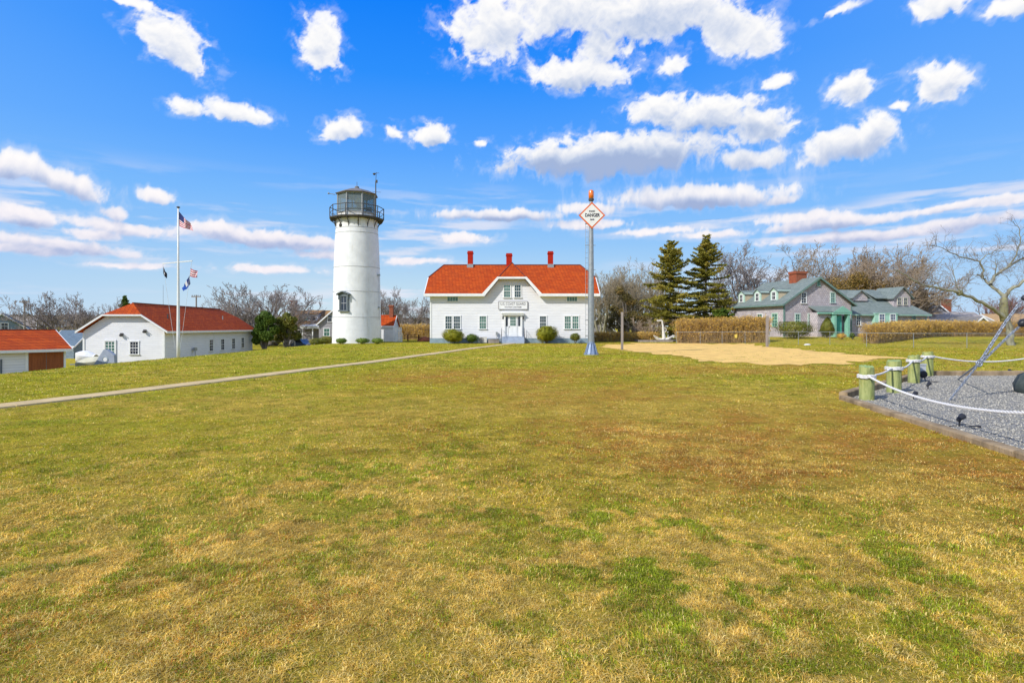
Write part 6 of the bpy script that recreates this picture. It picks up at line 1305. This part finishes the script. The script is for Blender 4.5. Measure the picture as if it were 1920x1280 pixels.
def ties(k): x, y, h, r = PIL[k]; return Vector((x, y, zg(x, y)+[.545,.62,.66,.66,.98,.70][k]))
for k, (x, y, h, r) in enumerate(PIL):
    o = thing('piling', LAB[k], 'piling', (x, y, zg(x, y)), 0, 'green treated pilings round the gravel bed'); rng = random.Random(k); m = MB(); n = 28; vs = []; zs_ = [-.1,.0,.15,.3,.45,.6,h-.03,h]
    for i, z_ in enumerate(zs_):
        for j in range(n): t_ = 2*PI*j/n; rr = r*(1.02-.04*z_/h)*(1+.05*(vnoise(j*.6+k*9, i*.35, 3)-.5)*2)*(.95 if i == len(zs_)-1 else 1); vs.append((rr*math.cos(t_), rr*math.sin(t_), z_+(.012*rng.uniform(-1, 1)+.02*math.sin(t_+k) if i >= len(zs_)-2 else 0)))
    fs_ = [(i*n+j, i*n+(j+1) % n, (i+1)*n+(j+1) % n, (i+1)*n+j) for i in range(len(zs_)-1) for j in range(n)]; m.add(vs, fs_); m.build('shaft', PT, o, smooth=True)
    m = MB(); K = len(zs_)-1; m.add([vs[K*n+j] for j in range(n)]+[(0,0,h-.005)], [(j, (j+1) % n, n) for j in range(n)]); m.build('end_grain', mat('green_end_grain', (.30,.40,.17), (.20,.27,.10), .9, 14), o)
rp = thing('rope', 'thick white rope looped from piling to piling round the gravel bed', 'rope', (0,0,0))
def twisted(pts, r, n=3):
    """three strands laid together"""
    pts = [Vector(p) for p in pts]; m = MB(); L = [0]
    for a, b_ in zip(pts[:-1], pts[1:]): L.append(L[-1]+(b_-a).length)
    K = max(8, int(L[-1]/.016)); P = []
    for i in range(K+1):
        s = L[-1]*i/K; j = min(max(np.searchsorted(L, s)-1, 0), len(pts)-2); P.append(pts[j].lerp(pts[j+1], (s-L[j])/(L[j+1]-L[j]+1e-9)))
    for q in range(n):
        T_ = []
        for i, p in enumerate(P):
            d = (P[min(i+1, K)]-P[max(i-1, 0)]).normalized(); a = d.cross(Vector((0,0,1)));
            if a.length < .1: a = Vector((1,0,0))
            a.normalize(); b_ = d.cross(a); th = i*.42+q*2*PI/n; T_.append(p+(a*math.cos(th)+b_*math.sin(th))*r*.52)
        m.tube(T_, r*.58, 5)
    return m
def sag(a, b_, s, n=26): return [a.lerp(b_, i/n)-Vector((0,0,4*s*(i/n)*(1-i/n))) for i in range(n+1)]
for k, (x, y, h, r) in enumerate(PIL):
    c = ties(k)
    for dz in (-.028, .012): twisted([c+Vector(((r+.022)*math.cos(t*2*PI/28), (r+.022)*math.sin(t*2*PI/28), dz+.006*math.sin(t))) for t in range(29)], .022).build('collar', ROPE, rp)
def edge_(k, toward): c = ties(k); d = (ties(toward)-c); d.z = 0; d.normalize(); return c+d*(PIL[k][3]+.02)
m_ = edge_(0, 5)+Vector((-.17,0,0)); 
for a, b_, s in ((edge_(0, 5)+Vector((-.0,.02,0)), edge_(5, 0), .25), (edge_(0, 1), edge_(1, 0), .05), (edge_(1, 2), edge_(2, 1), .10), (edge_(2, 3), edge_(3, 2), .08), (edge_(3, 4), edge_(4, 3), .32)):
    twisted(sag(a, b_, s), .022).build('span', ROPE, rp)
def spot(label, p, q, rz, s=1.0, hgt=.13):
    x, y = hit(p, q); b = zg(x, y)+.02; o = thing('garden_spotlight', label, 'spotlight', (x, y, b), rz, 'small black spotlights set in the gravel'); o.scale = (s,)*3
    m = MB(); m.tube([(0,0,-.05),(0,0,hgt*.6),(.03,0,hgt)], [.014,.016,.018], 6); m.slab([(-.05,-.004,.0),(.05,-.004,.0),(0,-.004,-.1)], (0,.008,0)); m.build('spike', BLACK, o)
    m = MB(); m.lathe([(.02,-.10),(.035,-.09),(.045,-.03),(.062,.06),(.060,.065)], 14); m.xf(Matrix.Translation((.04,0,hgt+.03)) @ Matrix.Rotation(R(62), 4, 'Y')); m.build('head', BLACK, o, smooth=True)
    m = MB(); m.lathe([(.055,0),(.05,.006)], 14); m.xf(Matrix.Translation((.04,0,hgt+.03)) @ Matrix.Rotation(R(62), 4, 'Y') @ Matrix.Translation((0,0,.058))); m.build('lens', GLASSD, o)
    m = MB(); m.tube([(0,0,.01),(-.09,.05,.008),(-.22,.03,.006),(-.34,.08,.006)], .006, 4); m.build('cable', BLACK, o)
spot('black spotlight nearest the front timber, beside a short stray stake', 1799, 801, R(20), .85); spot('black spotlight right of the nearest piling, under the rope', 1713, 751, R(20), .8); spot('black spotlight right of the third piling', 1740, 731, R(25), .8); spot('black spotlight by the back timber near the right edge', 1896, 703, R(150), .8)
x, y = hit(1832, 805.5); m = MB(); m.tube([(-.12,.03,.02),(0,0,.03),(.05,-.01,.02)], [.008,.014,.018], 6); ob = m.build('stray_stake', BLACK); ob.location = (x, y, zg(x, y)+.03); tag(ob, 'short black stake lying on the gravel right of the nearest spotlight', 'stake')
x, y = hit(1728, 716); eb = thing('electrical_box', 'grey weatherproof socket box on a thin stake between the third and fourth pilings', 'electrical box', (x, y, zg(x, y))); zb = pz(690, y)-zg(x, y)
m = MB(); m.box((-.02,-.02,-.1), (.02,.02,zb)); m.build('stake', METAL, eb); m = MB(); m.box((-.09,-.06,zb-.08), (.09,.04,zb+.12)); m.box((-.10,-.075,zb+.09), (.10,.05,zb+.13)); m.build('housing', mat('pale_grey_plastic', (.5,.52,.53), (.42,.44,.45), .5), eb)
m = MB(); m.lathe([(.03,0),(.10,.03),(.11,.11),(.09,.14),(.02,.15)], 14); m.xf(Matrix.Translation((-.07,-.08,zb-.17)) @ Matrix.Rotation(R(90), 4, 'X')); m.build('cable_reel', BLACK, eb); m = MB(); m.tube([(-.07,-.1,zb-.25),(-.05,-.12,.2),(.02,-.15,.05),(.2,-.4,.03)], .01, 5); m.build('cable', BLACK, eb)
GALV = mat('galvanised_chain', (.42,.46,.52), (.26,.27,.28), .4, 30, metal=.6)
def chain(name, label, pts, ln=.11, r=.013, w=.04):
    pts = [Vector(p) for p in pts]; o = pts[0]; L = [0]
    for a, b_ in zip(pts[:-1], pts[1:]): L.append(L[-1]+(b_-a).length)
    m = MB(); s = 0; k = 0
    while s < L[-1]-ln*.5:
        c = s+ln*.38; j = min(max(int(np.searchsorted(L, c))-1, 0), len(pts)-2); p = pts[j].lerp(pts[j+1], (c-L[j])/(L[j+1]-L[j]+1e-9)); d = (pts[j+1]-pts[j]).normalized()
        a = d.cross(Vector((0,0,1))).normalized(); b_ = d.cross(a); n_ = a if k % 2 else b_; loop = []
        h2 = ln/2-w/2
        for t in range(5): th = -PI/2+PI*t/4; loop.append(p+d*(h2+math.cos(th)*w/2)+n_*math.sin(th)*w/2)
        for t in range(5): th = PI/2+PI*t/4; loop.append(p+d*(-h2+math.cos(th)*w/2)+n_*math.sin(th)*w/2)
        m.tube(loop, r, 5, closed=True); s += ln*.74; k += 1
    ob = m.build('chain' if name is None else name, GALV, smooth=True, off=tuple(o)); ob.location = o; tag(ob, label, 'chain', 'steel chains over the gravel bed'); return ob
RG = Vector((px(1836, 13.0), 13.0, pz(681, 13.0)))
Ms = Vector((14.2, 13.8, 0))
chain('chain', 'heavy upper chain running from the ring up past the leaning tree trunk', [RG, (px(1857,13.1),13.1,pz(648,13.1)), (px(1886,13.2),13.2,pz(603,13.2)), (px(1921,13.3),13.3,pz(556,13.3)), (Ms.x-.1,Ms.y,4.5)], .13, .016, .05)
chain('chain', 'lower upward chain from the ring to the black fitting at the right edge', [RG+Vector((.03,0,-.0)), (px(1868,13.1),13.1,pz(652,13.1)), (px(1893,13.2),13.2,pz(628,13.2)), (px(1916,13.3),13.3,pz(608,13.3)), (Ms.x-.1,Ms.y,3.1)], .11, .012, .04)
g1_ = hit(1780, 753); g2_ = hit(1796, 713)
chain('chain', 'slender chain from the ring down to the gravel near the white rope', [RG, Vector((g1_[0], g1_[1], zg(*g1_)+.03))], .10, .010, .034)
chain('chain', 'slender chain from the ring down to the gravel farther back', [RG, Vector((g2_[0], g2_[1], zg(*g2_)+.03))], .10, .010, .034)
m = MB(); m.torus((0,0,0), .065, .018, 'y', 18, 8); ob = m.build('steel_ring', GALV, smooth=True); ob.location = RG; tag(ob, 'steel ring joining the chains above the gravel', 'ring')
for p, q, s, lab in ((1919,605,.16,'large black oval fitting on the lower chain at the right edge'),(1921,558,.10,'small black fitting on the upper chain at the right edge')):
    m = MB(); m.lathe([(.02,-1.1),(.55,-.75),(.8,-.1),(.75,.3),(.4,.8),(.02,.95)], 14); m.xf(Matrix.Rotation(R(65), 4, 'Y') @ Matrix.Scale(s*.75, 4)); ob = m.build('chain_fitting', BLACK, smooth=True); ob.location = (px(p, 13.25), 13.25, pz(q, 13.25)); tag(ob, lab, 'fitting', 'black chain fittings')
mast = thing('display_mast', 'tall dark display mast just beyond the right edge holding the chains', 'mast', (Ms.x, Ms.y, 0)); m = MB(); m.lathe([(.18,-.2),(.17,2),(.12,7)], 16); m.build('pole', mat('dark_mast', (.05,.06,.055), (.07,.07,.06), .6), mast, smooth=True); m = MB()
for z_ in (3.1, 4.5): m.lathe([(.2,z_-.06),(.23,z_-.03),(.23,z_+.03),(.2,z_+.06)], 16)
m.build('band', METAL, mast)
m = MB(); m.lathe([(.62,-.1),(.80,.02),(.84,.22),(.74,.45),(.45,.60),(.1,.64)], 22); ob = m.build('mooring_block', mat('dark_weathered_block', (.05,.065,.06), (.09,.10,.09), .8, 4, bump=.5), smooth=True); ob.location = (13.15, 13.7, .0); tag(ob, 'dark rounded mooring block standing on the gravel at the right edge', 'block')
